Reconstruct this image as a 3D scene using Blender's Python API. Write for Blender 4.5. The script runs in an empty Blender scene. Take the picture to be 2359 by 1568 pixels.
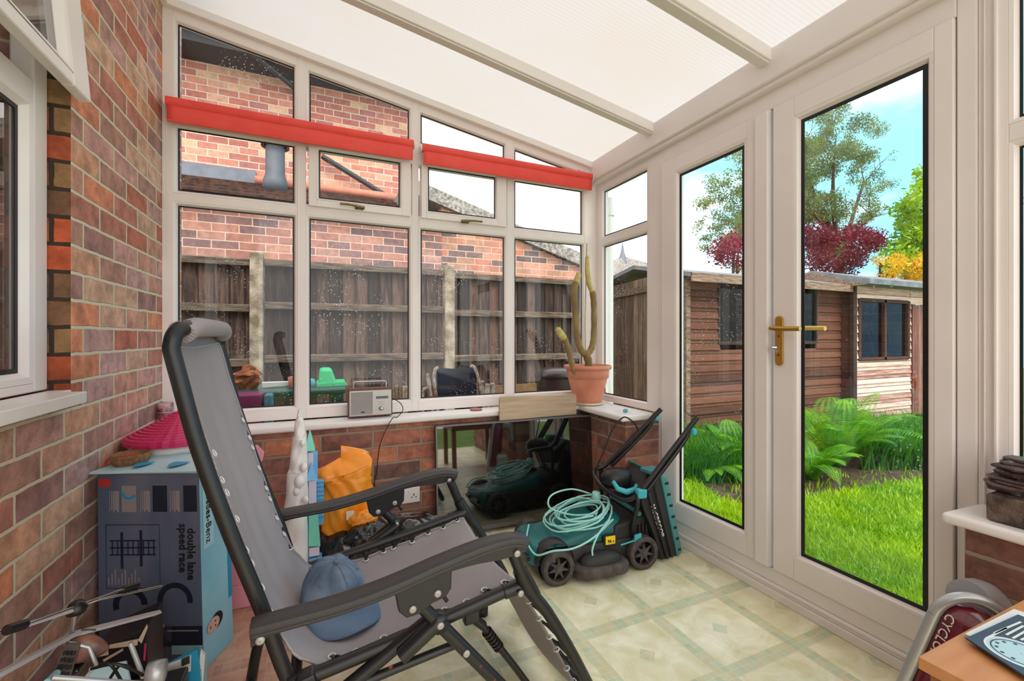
import bpy, math, random
from mathutils import Vector, Matrix
random.seed(7)
R = math.radians
S = bpy.context.scene
COL = S.collection
# ------------------------------------------------------------------ camera
H = 1.08                      # eye height (m)
FPX = 1020.0; CX = 1179.5; CY = 776.0
TH = math.atan(0.4426); SN = math.sin(TH); CS = math.cos(TH)
cam = bpy.data.cameras.new('camera'); co = bpy.data.objects.new('camera', cam); COL.objects.link(co)
co.location = (0, 0, H); co.rotation_euler = (R(90), 0, -TH)
cam.sensor_width = 36; cam.sensor_fit = 'HORIZONTAL'; cam.lens = 36*FPX/2359; cam.shift_y = -8/2359
cam.clip_start = 0.02; cam.clip_end = 300
S.camera = co
# ------------------------------------------------------------------ light and exposure
S.view_settings.view_transform = 'Standard'; S.view_settings.look = 'None'
S.view_settings.gamma = 1; S.view_settings.use_curve_mapping = False
S.view_settings.exposure = 1.12
w = bpy.data.worlds.new('sky'); S.world = w; w.use_nodes = True
nt = w.node_tree; nt.nodes.clear()
def wn(t): return nt.nodes.new(t)
out = wn('ShaderNodeOutputWorld'); bg = wn('ShaderNodeBackground'); tc = wn('ShaderNodeTexCoord')
mp = wn('ShaderNodeMapping'); mp.inputs['Scale'].default_value = (1.0, 1.0, 2.2)
no = wn('ShaderNodeTexNoise'); no.inputs['Scale'].default_value = 2.3; no.inputs['Detail'].default_value = 7; no.inputs['Roughness'].default_value = .55
dt = wn('ShaderNodeVectorMath'); dt.operation = 'DOT_PRODUCT'; dt.inputs[1].default_value = (.98, -.02, .2)
ma = wn('ShaderNodeMath'); ma.operation = 'MULTIPLY_ADD'; ma.inputs[1].default_value = -1.15
m5 = wn('ShaderNodeMath'); m5.operation = 'ADD'; m5.inputs[1].default_value = .55
cr = wn('ShaderNodeValToRGB')
cr.color_ramp.elements[0].position = .02; cr.color_ramp.elements[0].color = (.22, .60, .92, 1)
cr.color_ramp.elements[1].position = .20; cr.color_ramp.elements[1].color = (1.0, .965, .93, 1)
e = cr.color_ramp.elements.new(.10); e.color = (.52, .82, .97, 1)
nt.links.new(tc.outputs['Generated'], mp.inputs['Vector']); nt.links.new(mp.outputs[0], no.inputs['Vector'])
nt.links.new(tc.outputs['Generated'], dt.inputs[0]); nt.links.new(dt.outputs['Value'], ma.inputs[0])
nt.links.new(no.outputs['Fac'], ma.inputs[2]); nt.links.new(ma.outputs[0], m5.inputs[0]); nt.links.new(m5.outputs[0], cr.inputs[0])
nt.links.new(cr.outputs[0], bg.inputs[0]); bg.inputs[1].default_value = 1.15
nt.links.new(bg.outputs[0], out.inputs[0])
sl = bpy.data.lights.new('sun', 'SUN'); so = bpy.data.objects.new('sun', sl); COL.objects.link(so)
sl.energy = 1.6; sl.angle = R(25); sl.color = (1, .95, .86)
so.rotation_euler = (R(30), R(-8), R(0)); so.location = (0, -2, 8)

# ------------------------------------------------------------------ helpers
def P(px, py, X=None, Y=None, Z=None):
    a = (px-CX)/FPX; b = (CY-py)/FPX
    dx = SN + a*CS; dy = CS - a*SN
    if X is not None: t = X/dx
    elif Y is not None: t = Y/dy
    else: t = (Z-H)/b
    return Vector((dx*t, dy*t, H + b*t))
def tag(o, label=None, cat=None, group=None, kind=None):
    if label: o['label'] = label
    if cat: o['category'] = cat
    if group: o['group'] = group
    if kind: o['kind'] = kind
    return o
def empty(name, loc=(0, 0, 0), rz=0, label=None, cat=None, group=None, kind=None):
    o = bpy.data.objects.new(name, None); COL.objects.link(o); o.location = loc; o.rotation_euler = (0, 0, rz)
    o.empty_display_size = .1
    return tag(o, label, cat, group, kind)
class MB:
    def __init__(s): s.v = []; s.f = []; s.sm = []
    def add(s, vs, fs, sm=False):
        n = len(s.v); s.v += [tuple(p) for p in vs]; s.f += [tuple(n+i for i in f) for f in fs]; s.sm += [sm]*len(fs); return s
    def box(s, a, b):
        x0, x1 = sorted((a[0], b[0])); y0, y1 = sorted((a[1], b[1])); z0, z1 = sorted((a[2], b[2]))
        v = [(x0,y0,z0),(x1,y0,z0),(x1,y1,z0),(x0,y1,z0),(x0,y0,z1),(x1,y0,z1),(x1,y1,z1),(x0,y1,z1)]
        return s.add(v, [(0,3,2,1),(4,5,6,7),(0,1,5,4),(1,2,6,5),(2,3,7,6),(3,0,4,7)])
    def hexa(s, q0, q1):
        v = list(q0)+list(q1)
        return s.add(v, [(0,3,2,1),(4,5,6,7),(0,1,5,4),(1,2,6,5),(2,3,7,6),(3,0,4,7)])
    def prism(s, pts, d):
        d = Vector(d); n = len(pts); v = [Vector(p) for p in pts]; v += [p+d for p in v]
        return s.add(v, [tuple(range(n))[::-1], tuple(range(n, 2*n))] + [(i, (i+1) % n, n+(i+1) % n, n+i) for i in range(n)])
    def tube(s, pts, r, n=10, closed=False, cap=True, sx=1.0, lobes=0):
        pts = [Vector(p) for p in pts]; m = len(pts); rs = r if isinstance(r, (list, tuple)) else [r]*m
        T = []
        for i in range(m):
            if closed: t = pts[(i+1) % m]-pts[i-1]
            else: t = pts[min(i+1, m-1)]-pts[max(i-1, 0)]
            T.append(t.normalized() if t.length > 1e-9 else Vector((0, 0, 1)))
        up = Vector((0, 0, 1)) if abs(T[0].z) < .9 else Vector((1, 0, 0))
        nrm = T[0].cross(up).normalized(); vs = []
        for i in range(m):
            nrm = (nrm - T[i]*nrm.dot(T[i])); nrm = nrm.normalized() if nrm.length > 1e-6 else T[i].orthogonal().normalized()
            bn = T[i].cross(nrm)
            for k in range(n):
                a = 2*math.pi*k/n; rr = rs[i]*(1+(.16*(k % 2) if lobes else 0))
                vs.append(pts[i]+nrm*math.cos(a)*rr*sx+bn*math.sin(a)*rr)
        fs = []
        for i in range(m if closed else m-1):
            j = (i+1) % m
            for k in range(n): fs.append((i*n+k, i*n+(k+1) % n, j*n+(k+1) % n, j*n+k))
        s.add(vs, fs, True)
        if cap and not closed:
            s.add([vs[k] for k in range(n)], [tuple(range(n))[::-1]]); s.add([vs[(m-1)*n+k] for k in range(n)], [tuple(range(n))])
        return s
    def lathe(s, prof, c=(0, 0, 0), n=32, axis='z', sm=True, wob=None):
        vs = []; m = len(prof)
        for (r, h) in prof:
            for k in range(n):
                a = 2*math.pi*k/n; rr = r if wob is None else r*wob(a, h)
                x, y = rr*math.cos(a), rr*math.sin(a)
                p = (x, y, h) if axis == 'z' else ((x, h, y) if axis == 'y' else (h, x, y))
                vs.append((c[0]+p[0], c[1]+p[1], c[2]+p[2]))
        fs = [(i*n+k, i*n+(k+1) % n, (i+1)*n+(k+1) % n, (i+1)*n+k) for i in range(m-1) for k in range(n)]
        return s.add(vs, fs, sm)
    def cyl(s, a, b, r, n=16, r2=None): return s.tube([a, b], [r, r2 if r2 is not None else r], n)
    def sweep(s, prof, path, side):
        # prof: (side, up) pairs swept along path; side is a fixed axis
        path = [Vector(p) for p in path]; side = Vector(side); m = len(path); vs = []
        for i in range(m):
            t = (path[min(i+1, m-1)]-path[max(i-1, 0)]).normalized(); up = side.cross(t).normalized()
            if up.z < 0: up = -up
            pr = prof(i) if callable(prof) else prof
            n = len(pr)
            for (a, b) in pr: vs.append(path[i]+side*a+up*b)
        fs = [(i*n+k, i*n+(k+1) % n, (i+1)*n+(k+1) % n, (i+1)*n+k) for i in range(m-1) for k in range(n)]
        fs += [tuple(range(n))[::-1], tuple((m-1)*n+k for k in range(n))]
        return s.add(vs, fs, True)
    def grid(s, fn, nu, nv, sm=True):
        vs = [fn(i/nu, j/nv) for j in range(nv+1) for i in range(nu+1)]
        fs = [(j*(nu+1)+i, j*(nu+1)+i+1, (j+1)*(nu+1)+i+1, (j+1)*(nu+1)+i) for j in range(nv) for i in range(nu)]
        return s.add(vs, fs, sm)
    def build(s, name, mat, parent=None, bevel=0, solid=0, sub=0, loc=None, rot=None, seg=2, keep=False):
        me = bpy.data.meshes.new(name); me.from_pydata(s.v, [], s.f)
        me.polygons.foreach_set('use_smooth', s.sm); me.update()
        o = bpy.data.objects.new(name, me); COL.objects.link(o)
        if mat: me.materials.append(mat)
        if parent:
            o.parent = parent
            if keep: o.matrix_parent_inverse = parent_mat(parent).inverted()
        if loc: o.location = loc
        if rot: o.rotation_euler = rot
        if solid:
            m = o.modifiers.new('solid', 'SOLIDIFY'); m.thickness = solid; m.offset = 0
        if bevel:
            m = o.modifiers.new('bevel', 'BEVEL'); m.width = bevel; m.segments = seg; m.limit_method = 'ANGLE'; m.angle_limit = R(40)
        if sub:
            m = o.modifiers.new('sub', 'SUBSURF'); m.levels = sub; m.render_levels = sub
        return o
def parent_mat(p):
    m = Matrix.Translation(p.location) @ p.rotation_euler.to_matrix().to_4x4()
    return (parent_mat(p.parent) @ p.matrix_parent_inverse @ m) if p.parent else m
def text(body, size, mat, parent, loc, rot, name='lettering', align='CENTER', ext=.0006, sx=1, bold=0, xdir=None, keep=False):
    c = bpy.data.curves.new('t', 'FONT'); c.body = body; c.size = size; c.align_x = align; c.align_y = 'CENTER'; c.extrude = ext; c.offset = bold; c.resolution_u = 2
    t = bpy.data.objects.new('t', c); COL.objects.link(t)
    me = bpy.data.meshes.new_from_object(t); COL.objects.unlink(t); bpy.data.objects.remove(t)
    me.materials.clear(); me.materials.append(mat)
    o = bpy.data.objects.new(name, me); COL.objects.link(o); o.location = loc; o.rotation_euler = rot; o.scale = (sx, 1, 1)
    if parent:
        o.parent = parent
        if keep: o.matrix_parent_inverse = parent_mat(parent).inverted()
    return o
def copy_tree(o, parent=None):
    c = o.copy(); COL.objects.link(c); c.parent = parent
    for ch in list(o.children): copy_tree(ch, c)
    return c
def crv(pts, n=8):
    # Catmull-Rom through points
    pts = [Vector(p) for p in pts]; o = []
    for i in range(len(pts)-1):
        p0 = pts[max(i-1, 0)]; p1 = pts[i]; p2 = pts[i+1]; p3 = pts[min(i+2, len(pts)-1)]
        for k in range(n):
            t = k/n
            o.append(.5*((2*p1)+(p2-p0)*t+(2*p0-5*p1+4*p2-p3)*t*t+(3*p1-p0-3*p2+p3)*t**3))
    o.append(pts[-1]); return o

# ------------------------------------------------------------------ materials
def srgb(c): return tuple(((x/255)/12.92 if x/255 <= .04045 else ((x/255+.055)/1.055)**2.4) for x in c)+(1,)
def newmat(name):
    m = bpy.data.materials.new(name); m.use_nodes = True; n = m.node_tree; b = n.nodes['Principled BSDF']; return m, n, b
def mat(name, rgb, rough=.5, metal=0, noise=0, nscale=8, rgb2=None, bump=0, bscale=60, spec=None, stretch=None, alpha=1, coat=0, trans=0):
    m, n, b = newmat(name); c = srgb(rgb)
    b.inputs['Base Color'].default_value = c; b.inputs['Roughness'].default_value = rough; b.inputs['Metallic'].default_value = metal
    if spec is not None: b.inputs['Specular IOR Level'].default_value = spec
    if coat: b.inputs['Coat Weight'].default_value = coat
    if trans: b.inputs['Transmission Weight'].default_value = trans
    tcn = n.nodes.new('ShaderNodeTexCoord'); mpn = n.nodes.new('ShaderNodeMapping'); n.links.new(tcn.outputs['Object'], mpn.inputs[0])
    if stretch: mpn.inputs['Scale'].default_value = stretch
    if noise or rgb2:
        t = n.nodes.new('ShaderNodeTexNoise'); t.inputs['Scale'].default_value = nscale; t.inputs['Detail'].default_value = 6; n.links.new(mpn.outputs[0], t.inputs[0])
        r = n.nodes.new('ShaderNodeValToRGB'); c2 = srgb(rgb2) if rgb2 else tuple(x*(1-noise) for x in c[:3])+(1,)
        r.color_ramp.elements[0].position = .35; r.color_ramp.elements[0].color = c2; r.color_ramp.elements[1].position = .65; r.color_ramp.elements[1].color = c
        n.links.new(t.outputs['Fac'], r.inputs[0]); n.links.new(r.outputs[0], b.inputs['Base Color'])
    if bump:
        t = n.nodes.new('ShaderNodeTexNoise'); t.inputs['Scale'].default_value = bscale; t.inputs['Detail'].default_value = 4; n.links.new(mpn.outputs[0], t.inputs[0])
        bp = n.nodes.new('ShaderNodeBump'); bp.inputs['Strength'].default_value = bump; bp.inputs['Distance'].default_value = .01
        n.links.new(t.outputs['Fac'], bp.inputs['Height']); n.links.new(bp.outputs[0], b.inputs['Normal'])
    return m
def brick(name, axis, cols, mortar, bw=.225, bh=.08, ms=.012, rot=0, off=(0, 0), bumpd=.006, stain=.35):
    m, n, b = newmat(name); L = n.links.new; N = n.nodes.new
    g = N('ShaderNodeNewGeometry'); sp = N('ShaderNodeSeparateXYZ'); L(g.outputs['Position'], sp.inputs[0])
    cb = N('ShaderNodeCombineXYZ')
    L(sp.outputs[axis], cb.inputs[0]); L(sp.outputs['Z'], cb.inputs[1])
    mpn = N('ShaderNodeMapping'); mpn.inputs['Location'].default_value = (off[0], off[1], 0); L(cb.outputs[0], mpn.inputs[0])
    nz = N('ShaderNodeTexNoise'); nz.inputs['Scale'].default_value = 22; nz.inputs['Detail'].default_value = 3; L(g.outputs['Position'], nz.inputs[0])
    vs = N('ShaderNodeVectorMath'); vs.operation = 'MULTIPLY_ADD'; vs.inputs[1].default_value = (.008, .008, 0); L(nz.outputs['Color'], vs.inputs[0]); L(mpn.outputs[0], vs.inputs[2])
    t = N('ShaderNodeTexBrick'); t.inputs['Color1'].default_value = (0, 0, 0, 1); t.inputs['Color2'].default_value = (1, 1, 1, 1); t.inputs['Mortar'].default_value = (.5, .5, .5, 1)
    t.inputs['Scale'].default_value = 1; t.inputs['Brick Width'].default_value = bw; t.inputs['Row Height'].default_value = bh; t.inputs['Mortar Size'].default_value = ms*.5; t.inputs['Mortar Smooth'].default_value = .25
    L(vs.outputs[0], t.inputs['Vector'])
    r = N('ShaderNodeValToRGB'); r.color_ramp.interpolation = 'CONSTANT'
    els = r.color_ramp.elements
    while len(els) < len(cols): els.new(.5)
    for i, c in enumerate(cols): els[i].position = i/len(cols); els[i].color = srgb(c)
    L(t.outputs['Color'], r.inputs[0])
    n2 = N('ShaderNodeTexNoise'); n2.inputs['Scale'].default_value = 14; n2.inputs['Detail'].default_value = 8; n2.inputs['Roughness'].default_value = .7; L(g.outputs['Position'], n2.inputs[0])
    mr = N('ShaderNodeMapRange'); mr.inputs[1].default_value = .35; mr.inputs[2].default_value = .7; mr.inputs[3].default_value = 1-stain; mr.inputs[4].default_value = 1+stain*.6; L(n2.outputs['Fac'], mr.inputs[0])
    mu = N('ShaderNodeVectorMath'); mu.operation = 'SCALE'; L(r.outputs[0], mu.inputs[0]); L(mr.outputs[0], mu.inputs['Scale'])
    mx = N('ShaderNodeMix'); mx.data_type = 'RGBA'; L(t.outputs['Fac'], mx.inputs['Factor']); L(mu.outputs[0], mx.inputs['A']); mx.inputs['B'].default_value = srgb(mortar)
    L(mx.outputs['Result'], b.inputs['Base Color']); b.inputs['Roughness'].default_value = .9
    h = N('ShaderNodeMath'); h.operation = 'MULTIPLY_ADD'; h.inputs[1].default_value = .35; L(n2.outputs['Fac'], h.inputs[0])
    inv = N('ShaderNodeMath'); inv.operation = 'SUBTRACT'; inv.inputs[0].default_value = 1; L(t.outputs['Fac'], inv.inputs[1]); L(inv.outputs[0], h.inputs[2])
    bp = N('ShaderNodeBump'); bp.inputs['Distance'].default_value = bumpd; bp.inputs['Strength'].default_value = .8; L(h.outputs[0], bp.inputs['Height']); L(bp.outputs[0], b.inputs['Normal'])
    return m
def glassmat(name, tint=(.97, .985, .98), refl=1.0, drops=0.0, rough=0):
    m = bpy.data.materials.new(name); m.use_nodes = True; n = m.node_tree; n.nodes.clear(); L = n.links.new; N = n.nodes.new
    o = N('ShaderNodeOutputMaterial'); tr = N('ShaderNodeBsdfTransparent'); tr.inputs[0].default_value = (*tint, 1); gl = N('ShaderNodeBsdfGlossy'); gl.inputs['Roughness'].default_value = rough
    fr = N('ShaderNodeLayerWeight'); fr.inputs[0].default_value = .5; pw = N('ShaderNodeMath'); pw.operation = 'POWER'; pw.inputs[1].default_value = 5; L(fr.outputs['Facing'], pw.inputs[0])
    mu = N('ShaderNodeMath'); mu.operation = 'MULTIPLY_ADD'; mu.inputs[1].default_value = .9*refl; mu.inputs[2].default_value = .04*refl; mu.use_clamp = True; L(pw.outputs[0], mu.inputs[0])
    mx = N('ShaderNodeMixShader'); L(mu.outputs[0], mx.inputs[0]); L(tr.outputs[0], mx.inputs[1]); L(gl.outputs[0], mx.inputs[2])
    last = mx.outputs[0]
    if drops:
        g = N('ShaderNodeNewGeometry'); v = N('ShaderNodeTexVoronoi'); v.inputs['Scale'].default_value = 55; L(g.outputs['Position'], v.inputs['Vector'])
        lt = N('ShaderNodeMath'); lt.operation = 'LESS_THAN'; lt.inputs[1].default_value = .16; L(v.outputs['Distance'], lt.inputs[0])
        nz = N('ShaderNodeTexNoise'); nz.inputs['Scale'].default_value = 3.5; nz.inputs['Detail'].default_value = 3; L(g.outputs['Position'], nz.inputs[0])
        gt = N('ShaderNodeMapRange'); gt.inputs[1].default_value = .48; gt.inputs[2].default_value = .62; gt.inputs[4].default_value = drops; L(nz.outputs['Fac'], gt.inputs[0])
        mm = N('ShaderNodeMath'); mm.operation = 'MULTIPLY'; L(lt.outputs[0], mm.inputs[0]); L(gt.outputs[0], mm.inputs[1])
        tl = N('ShaderNodeBsdfTranslucent'); tl.inputs[0].default_value = (.9, .9, .9, 1); df = N('ShaderNodeBsdfGlossy'); df.inputs['Roughness'].default_value = .2
        m3 = N('ShaderNodeMixShader'); m3.inputs[0].default_value = .35; L(tl.outputs[0], m3.inputs[1]); L(df.outputs[0], m3.inputs[2])
        m2 = N('ShaderNodeMixShader'); L(mm.outputs[0], m2.inputs[0]); L(last, m2.inputs[1]); L(m3.outputs[0], m2.inputs[2]); last = m2.outputs[0]
    L(last, o.inputs[0]); return m
def leafmat(name, rgb, rgb2, tr=.35, nscale=4):
    m = mat(name, rgb, .5, rgb2=rgb2, nscale=nscale); n = m.node_tree; b = n.nodes['Principled BSDF']; o = n.nodes['Material Output']
    t = n.nodes.new('ShaderNodeBsdfTranslucent'); mx = n.nodes.new('ShaderNodeMixShader'); mx.inputs[0].default_value = tr
    src = b.inputs['Base Color'].links[0].from_socket; n.links.new(src, t.inputs[0])
    n.links.new(b.outputs[0], mx.inputs[1]); n.links.new(t.outputs[0], mx.inputs[2]); n.links.new(mx.outputs[0], o.inputs[0]); return m
def boards(name, axis, bw, cols, gap=.006, rough=.85, grain=1.0, off=0, dark=(30, 22, 18), along='Z'):
    # wood planks: colour varies per board along one world axis
    m, n, b = newmat(name); L = n.links.new; N = n.nodes.new
    g = N('ShaderNodeNewGeometry'); sp = N('ShaderNodeSeparateXYZ'); L(g.outputs['Position'], sp.inputs[0])
    d = N('ShaderNodeMath'); d.operation = 'MULTIPLY_ADD'; d.inputs[1].default_value = 1/bw; d.inputs[2].default_value = off; L(sp.outputs[axis], d.inputs[0])
    fl = N('ShaderNodeMath'); fl.operation = 'FLOOR'; L(d.outputs[0], fl.inputs[0])
    wn_ = N('ShaderNodeTexWhiteNoise'); wn_.noise_dimensions = '1D'; L(fl.outputs[0], wn_.inputs['W'])
    mpn = N('ShaderNodeMapping'); sc = [18, 18, 18]; sc['XYZ'.index(along)] = 1.6; mpn.inputs['Scale'].default_value = sc; L(g.outputs['Position'], mpn.inputs[0])
    cbv = N('ShaderNodeCombineXYZ'); L(fl.outputs[0], cbv.inputs['XYZ'.index(along)]); ad = N('ShaderNodeVectorMath'); L(mpn.outputs[0], ad.inputs[0]); L(cbv.outputs[0], ad.inputs[1])
    nz = N('ShaderNodeTexNoise'); nz.inputs['Scale'].default_value = 2; nz.inputs['Detail'].default_value = 7; nz.inputs['Roughness'].default_value = .65; L(ad.outputs[0], nz.inputs[0])
    s = N('ShaderNodeMath'); s.operation = 'MULTIPLY_ADD'; s.inputs[1].default_value = .45; L(wn_.outputs[0], s.inputs[0])
    s2 = N('ShaderNodeMath'); s2.operation = 'MULTIPLY_ADD'; s2.inputs[1].default_value = 1.3*grain; s2.inputs[2].default_value = -.38*grain; L(nz.outputs['Fac'], s2.inputs[0]); L(s2.outputs[0], s.inputs[2])
    r = N('ShaderNodeValToRGB'); els = r.color_ramp.elements
    while len(els) < len(cols): els.new(.5)
    for i, c in enumerate(cols): els[i].position = .1+.8*i/(len(cols)-1); els[i].color = srgb(c)
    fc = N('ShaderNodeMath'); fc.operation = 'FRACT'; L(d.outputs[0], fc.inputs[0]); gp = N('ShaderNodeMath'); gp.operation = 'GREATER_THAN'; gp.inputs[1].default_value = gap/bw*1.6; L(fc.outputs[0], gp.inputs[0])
    gm = N('ShaderNodeMapRange'); gm.inputs[3].default_value = .18; L(gp.outputs[0], gm.inputs[0]); sc_ = N('ShaderNodeVectorMath'); sc_.operation = 'SCALE'; L(r.outputs[0], sc_.inputs[0]); L(gm.outputs[0], sc_.inputs['Scale'])  # shadow lines between boards, painted into the colour as dark edges
    L(s.outputs[0], r.inputs[0]); L(sc_.outputs[0], b.inputs['Base Color']); b.inputs['Roughness'].default_value = rough
    bp = N('ShaderNodeBump'); bp.inputs['Strength'].default_value = .4; bp.inputs['Distance'].default_value = .004; L(nz.outputs['Fac'], bp.inputs['Height']); L(bp.outputs[0], b.inputs['Normal'])
    return m
M = {}
M['upvc'] = mat('white_upvc', (243, 234, 231), .35, rgb2=(237, 228, 225), nscale=3)
M['sill'] = mat('white_sill', (242, 237, 234), .3, rgb2=(236, 230, 226), nscale=5)
M['gasket'] = mat('black_gasket', (14, 13, 13), .5)
M['glass'] = glassmat('wet_window_glass', drops=.55, refl=.5)
M['doorglass'] = glassmat('door_glass', drops=.4, refl=.9)
M['shedglass'] = glassmat('shed_window_glass', tint=(.45, .45, .45), refl=.4)
M['houseglass'] = glassmat('house_window_glass', tint=(.8, .8, .8), refl=2.2)
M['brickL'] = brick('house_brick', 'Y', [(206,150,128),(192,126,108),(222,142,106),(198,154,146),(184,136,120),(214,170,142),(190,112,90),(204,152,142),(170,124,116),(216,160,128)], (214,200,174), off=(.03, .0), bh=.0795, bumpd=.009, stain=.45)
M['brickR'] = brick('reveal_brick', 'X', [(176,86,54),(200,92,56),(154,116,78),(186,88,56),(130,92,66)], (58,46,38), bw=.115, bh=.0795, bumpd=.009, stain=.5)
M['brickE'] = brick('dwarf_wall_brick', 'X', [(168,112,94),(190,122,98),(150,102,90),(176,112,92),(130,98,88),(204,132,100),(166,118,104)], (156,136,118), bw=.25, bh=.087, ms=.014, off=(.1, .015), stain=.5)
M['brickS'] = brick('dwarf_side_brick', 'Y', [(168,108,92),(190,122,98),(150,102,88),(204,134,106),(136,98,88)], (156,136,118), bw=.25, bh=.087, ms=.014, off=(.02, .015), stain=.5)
M['brickN'] = brick('neighbour_brick', 'X', [(196,126,110),(206,136,118),(196,118,100),(188,116,104),(220,166,140),(212,144,124),(180,118,112),(228,182,148)], (222,202,188), bw=.225, bh=.088, ms=.014, stain=.25)
M['brickX'] = brick('extension_brick', 'X', [(178,122,110),(148,110,108),(188,130,114),(122,98,102),(174,120,108),(184,136,124),(136,106,106),(192,138,122)], (224,184,166), bw=.24, bh=.086, ms=.012, stain=.3)
M['brickG'] = brick('garage_brick', 'X', [(194,134,114),(130,108,106),(208,148,126),(200,130,108),(112,94,96),(184,140,120)], (214,184,164), bw=.23, bh=.08, ms=.012, stain=.3)
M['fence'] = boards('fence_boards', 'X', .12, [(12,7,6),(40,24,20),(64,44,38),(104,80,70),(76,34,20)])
M['fenceY'] = boards('side_fence_boards', 'Y', .12, [(40,32,28),(84,68,58),(118,100,86),(146,130,112)])
M['rail'] = mat('weathered_rail', (118,102,88), .9, rgb2=(58,46,38), nscale=5, stretch=(1,6,12), bump=.3)
M['concrete'] = mat('concrete_post', (186,172,156), .95, rgb2=(120,104,86), nscale=9, bump=.8, bscale=120)
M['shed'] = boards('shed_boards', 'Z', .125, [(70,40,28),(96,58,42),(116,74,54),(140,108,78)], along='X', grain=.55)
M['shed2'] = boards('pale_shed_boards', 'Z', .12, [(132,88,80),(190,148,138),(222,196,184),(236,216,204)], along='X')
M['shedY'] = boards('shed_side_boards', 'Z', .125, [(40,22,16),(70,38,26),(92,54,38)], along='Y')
M['sheddoor'] = boards('shed_door_boards', 'X', .1, [(84,48,42),(124,78,68),(160,122,110)])
M['felt'] = mat('roofing_felt', (128,134,142), .9, rgb2=(96,102,110), nscale=6, bump=.4, bscale=200)
M['fascia'] = mat('shed_fascia', (150,128,110), .85, rgb2=(96,74,60), nscale=6, stretch=(1,8,8))
M['darkwood'] = mat('dark_wood', (58,40,32), .85, noise=.4)
M['grey_plastic'] = mat('grey_plastic_pipe', (92,98,108), .5, noise=.2)
M['black_pipe'] = mat('dark_gutter', (52,54,60), .45, noise=.2)
M['tile_dark'] = mat('mossy_roof_tiles', (84,52,40), .95, rgb2=(40,26,22), nscale=16, bump=1, bscale=40)
M['ridge'] = mat('terracotta_ridge', (206,130,108), .8, noise=.25)
M['lead'] = mat('lead_flashing', (120,126,140), .6, noise=.2)
M['tile_grey'] = mat('lichen_roof_tiles', (176,172,166), .95, rgb2=(108,100,96), nscale=30, bump=1, bscale=60)
M['soffit'] = mat('dark_soffit', (54,52,58), .7)
M['red'] = mat('red_blind_fabric', (246,88,80), .75, rgb2=(240,80,72), nscale=12)
M['brass'] = mat('brass', (196,152,72), .28, metal=.85)
M['oldbrass'] = mat('tarnished_brass', (140,122,78), .4, metal=.7, noise=.4, nscale=60)
M['chrome'] = mat('polished_steel', (200,200,200), .22, metal=1)
M['black'] = mat('black_plastic', (26,26,28), .45)
M['tubeblack'] = mat('black_painted_steel', (34,32,33), .38, rgb2=(30,28,29), nscale=20)
M['arm'] = mat('charcoal_armrest', (54,50,51), .45, bump=.15, bscale=300)
M['rust'] = mat('rust_patch', (140,62,34), .8)
# mesh sling fabric with fine weave
def slingmat():
    m, n, b = newmat('grey_sling_mesh'); L = n.links.new; N = n.nodes.new
    tcn = N('ShaderNodeTexCoord'); b.inputs['Roughness'].default_value = .6
    wv = N('ShaderNodeTexWave'); wv.wave_type = 'BANDS'; wv.bands_direction = 'Y'; wv.inputs['Scale'].default_value = 130; wv.inputs['Distortion'].default_value = 0; L(tcn.outputs['Object'], wv.inputs[0])
    nz = N('ShaderNodeTexNoise'); nz.inputs['Scale'].default_value = 4; nz.inputs['Detail'].default_value = 5; L(tcn.outputs['Object'], nz.inputs[0])
    mx = N('ShaderNodeMix'); mx.data_type = 'RGBA'; L(wv.outputs['Fac'], mx.inputs['Factor']); mx.inputs['A'].default_value = srgb((140,131,133)); mx.inputs['B'].default_value = srgb((176,166,167))
    mr = N('ShaderNodeMapRange'); mr.inputs[3].default_value = .8; mr.inputs[4].default_value = 1.1; L(nz.outputs['Fac'], mr.inputs[0])
    mu = N('ShaderNodeVectorMath'); mu.operation = 'SCALE'; L(mx.outputs['Result'], mu.inputs[0]); L(mr.outputs[0], mu.inputs['Scale']); L(mu.outputs[0], b.inputs['Base Color'])
    return m
M['sling'] = slingmat()
M['lace'] = mat('black_bungee_lace', (20,20,21), .6)
M['denim'] = mat('washed_blue_cotton', (124,140,158), .9, rgb2=(66,82,104), nscale=9, bump=.3, bscale=400)
M['denim2'] = mat('blue_cap_visor', (106,126,150), .85, rgb2=(84,104,130), nscale=6)
def polyroof():
    m = bpy.data.materials.new('polycarbonate_sheet'); m.use_nodes = True; n = m.node_tree; n.nodes.clear(); L = n.links.new; N = n.nodes.new
    o = N('ShaderNodeOutputMaterial'); t = N('ShaderNodeBsdfTranslucent'); d = N('ShaderNodeBsdfDiffuse'); mx = N('ShaderNodeMixShader')
    g = N('ShaderNodeNewGeometry'); wv = N('ShaderNodeTexWave'); wv.bands_direction = 'Y'; wv.inputs['Scale'].default_value = 18; wv.inputs['Distortion'].default_value = .3; L(g.outputs['Position'], wv.inputs[0])
    nz = N('ShaderNodeTexNoise'); nz.inputs['Scale'].default_value = 1.6; nz.inputs['Detail'].default_value = 4; L(g.outputs['Position'], nz.inputs[0])
    cr = N('ShaderNodeValToRGB'); cr.color_ramp.elements[0].position = .35; cr.color_ramp.elements[0].color = (.375, .355, .34, 1); cr.color_ramp.elements[1].position = .8; cr.color_ramp.elements[1].color = (.375, .33, .29, 1); L(nz.outputs['Fac'], cr.inputs[0])
    mi = N('ShaderNodeMix'); mi.data_type = 'RGBA'; mi.blend_type = 'MULTIPLY'; mi.inputs['Factor'].default_value = .05; L(cr.outputs[0], mi.inputs['A']); L(wv.outputs['Color'], mi.inputs['B'])
    L(mi.outputs['Result'], t.inputs[0]); L(mi.outputs['Result'], d.inputs[0]); mx.inputs[0].default_value = .2
    L(t.outputs[0], mx.inputs[1]); L(d.outputs[0], mx.inputs[2]); L(mx.outputs[0], o.inputs[0]); return m
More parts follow.
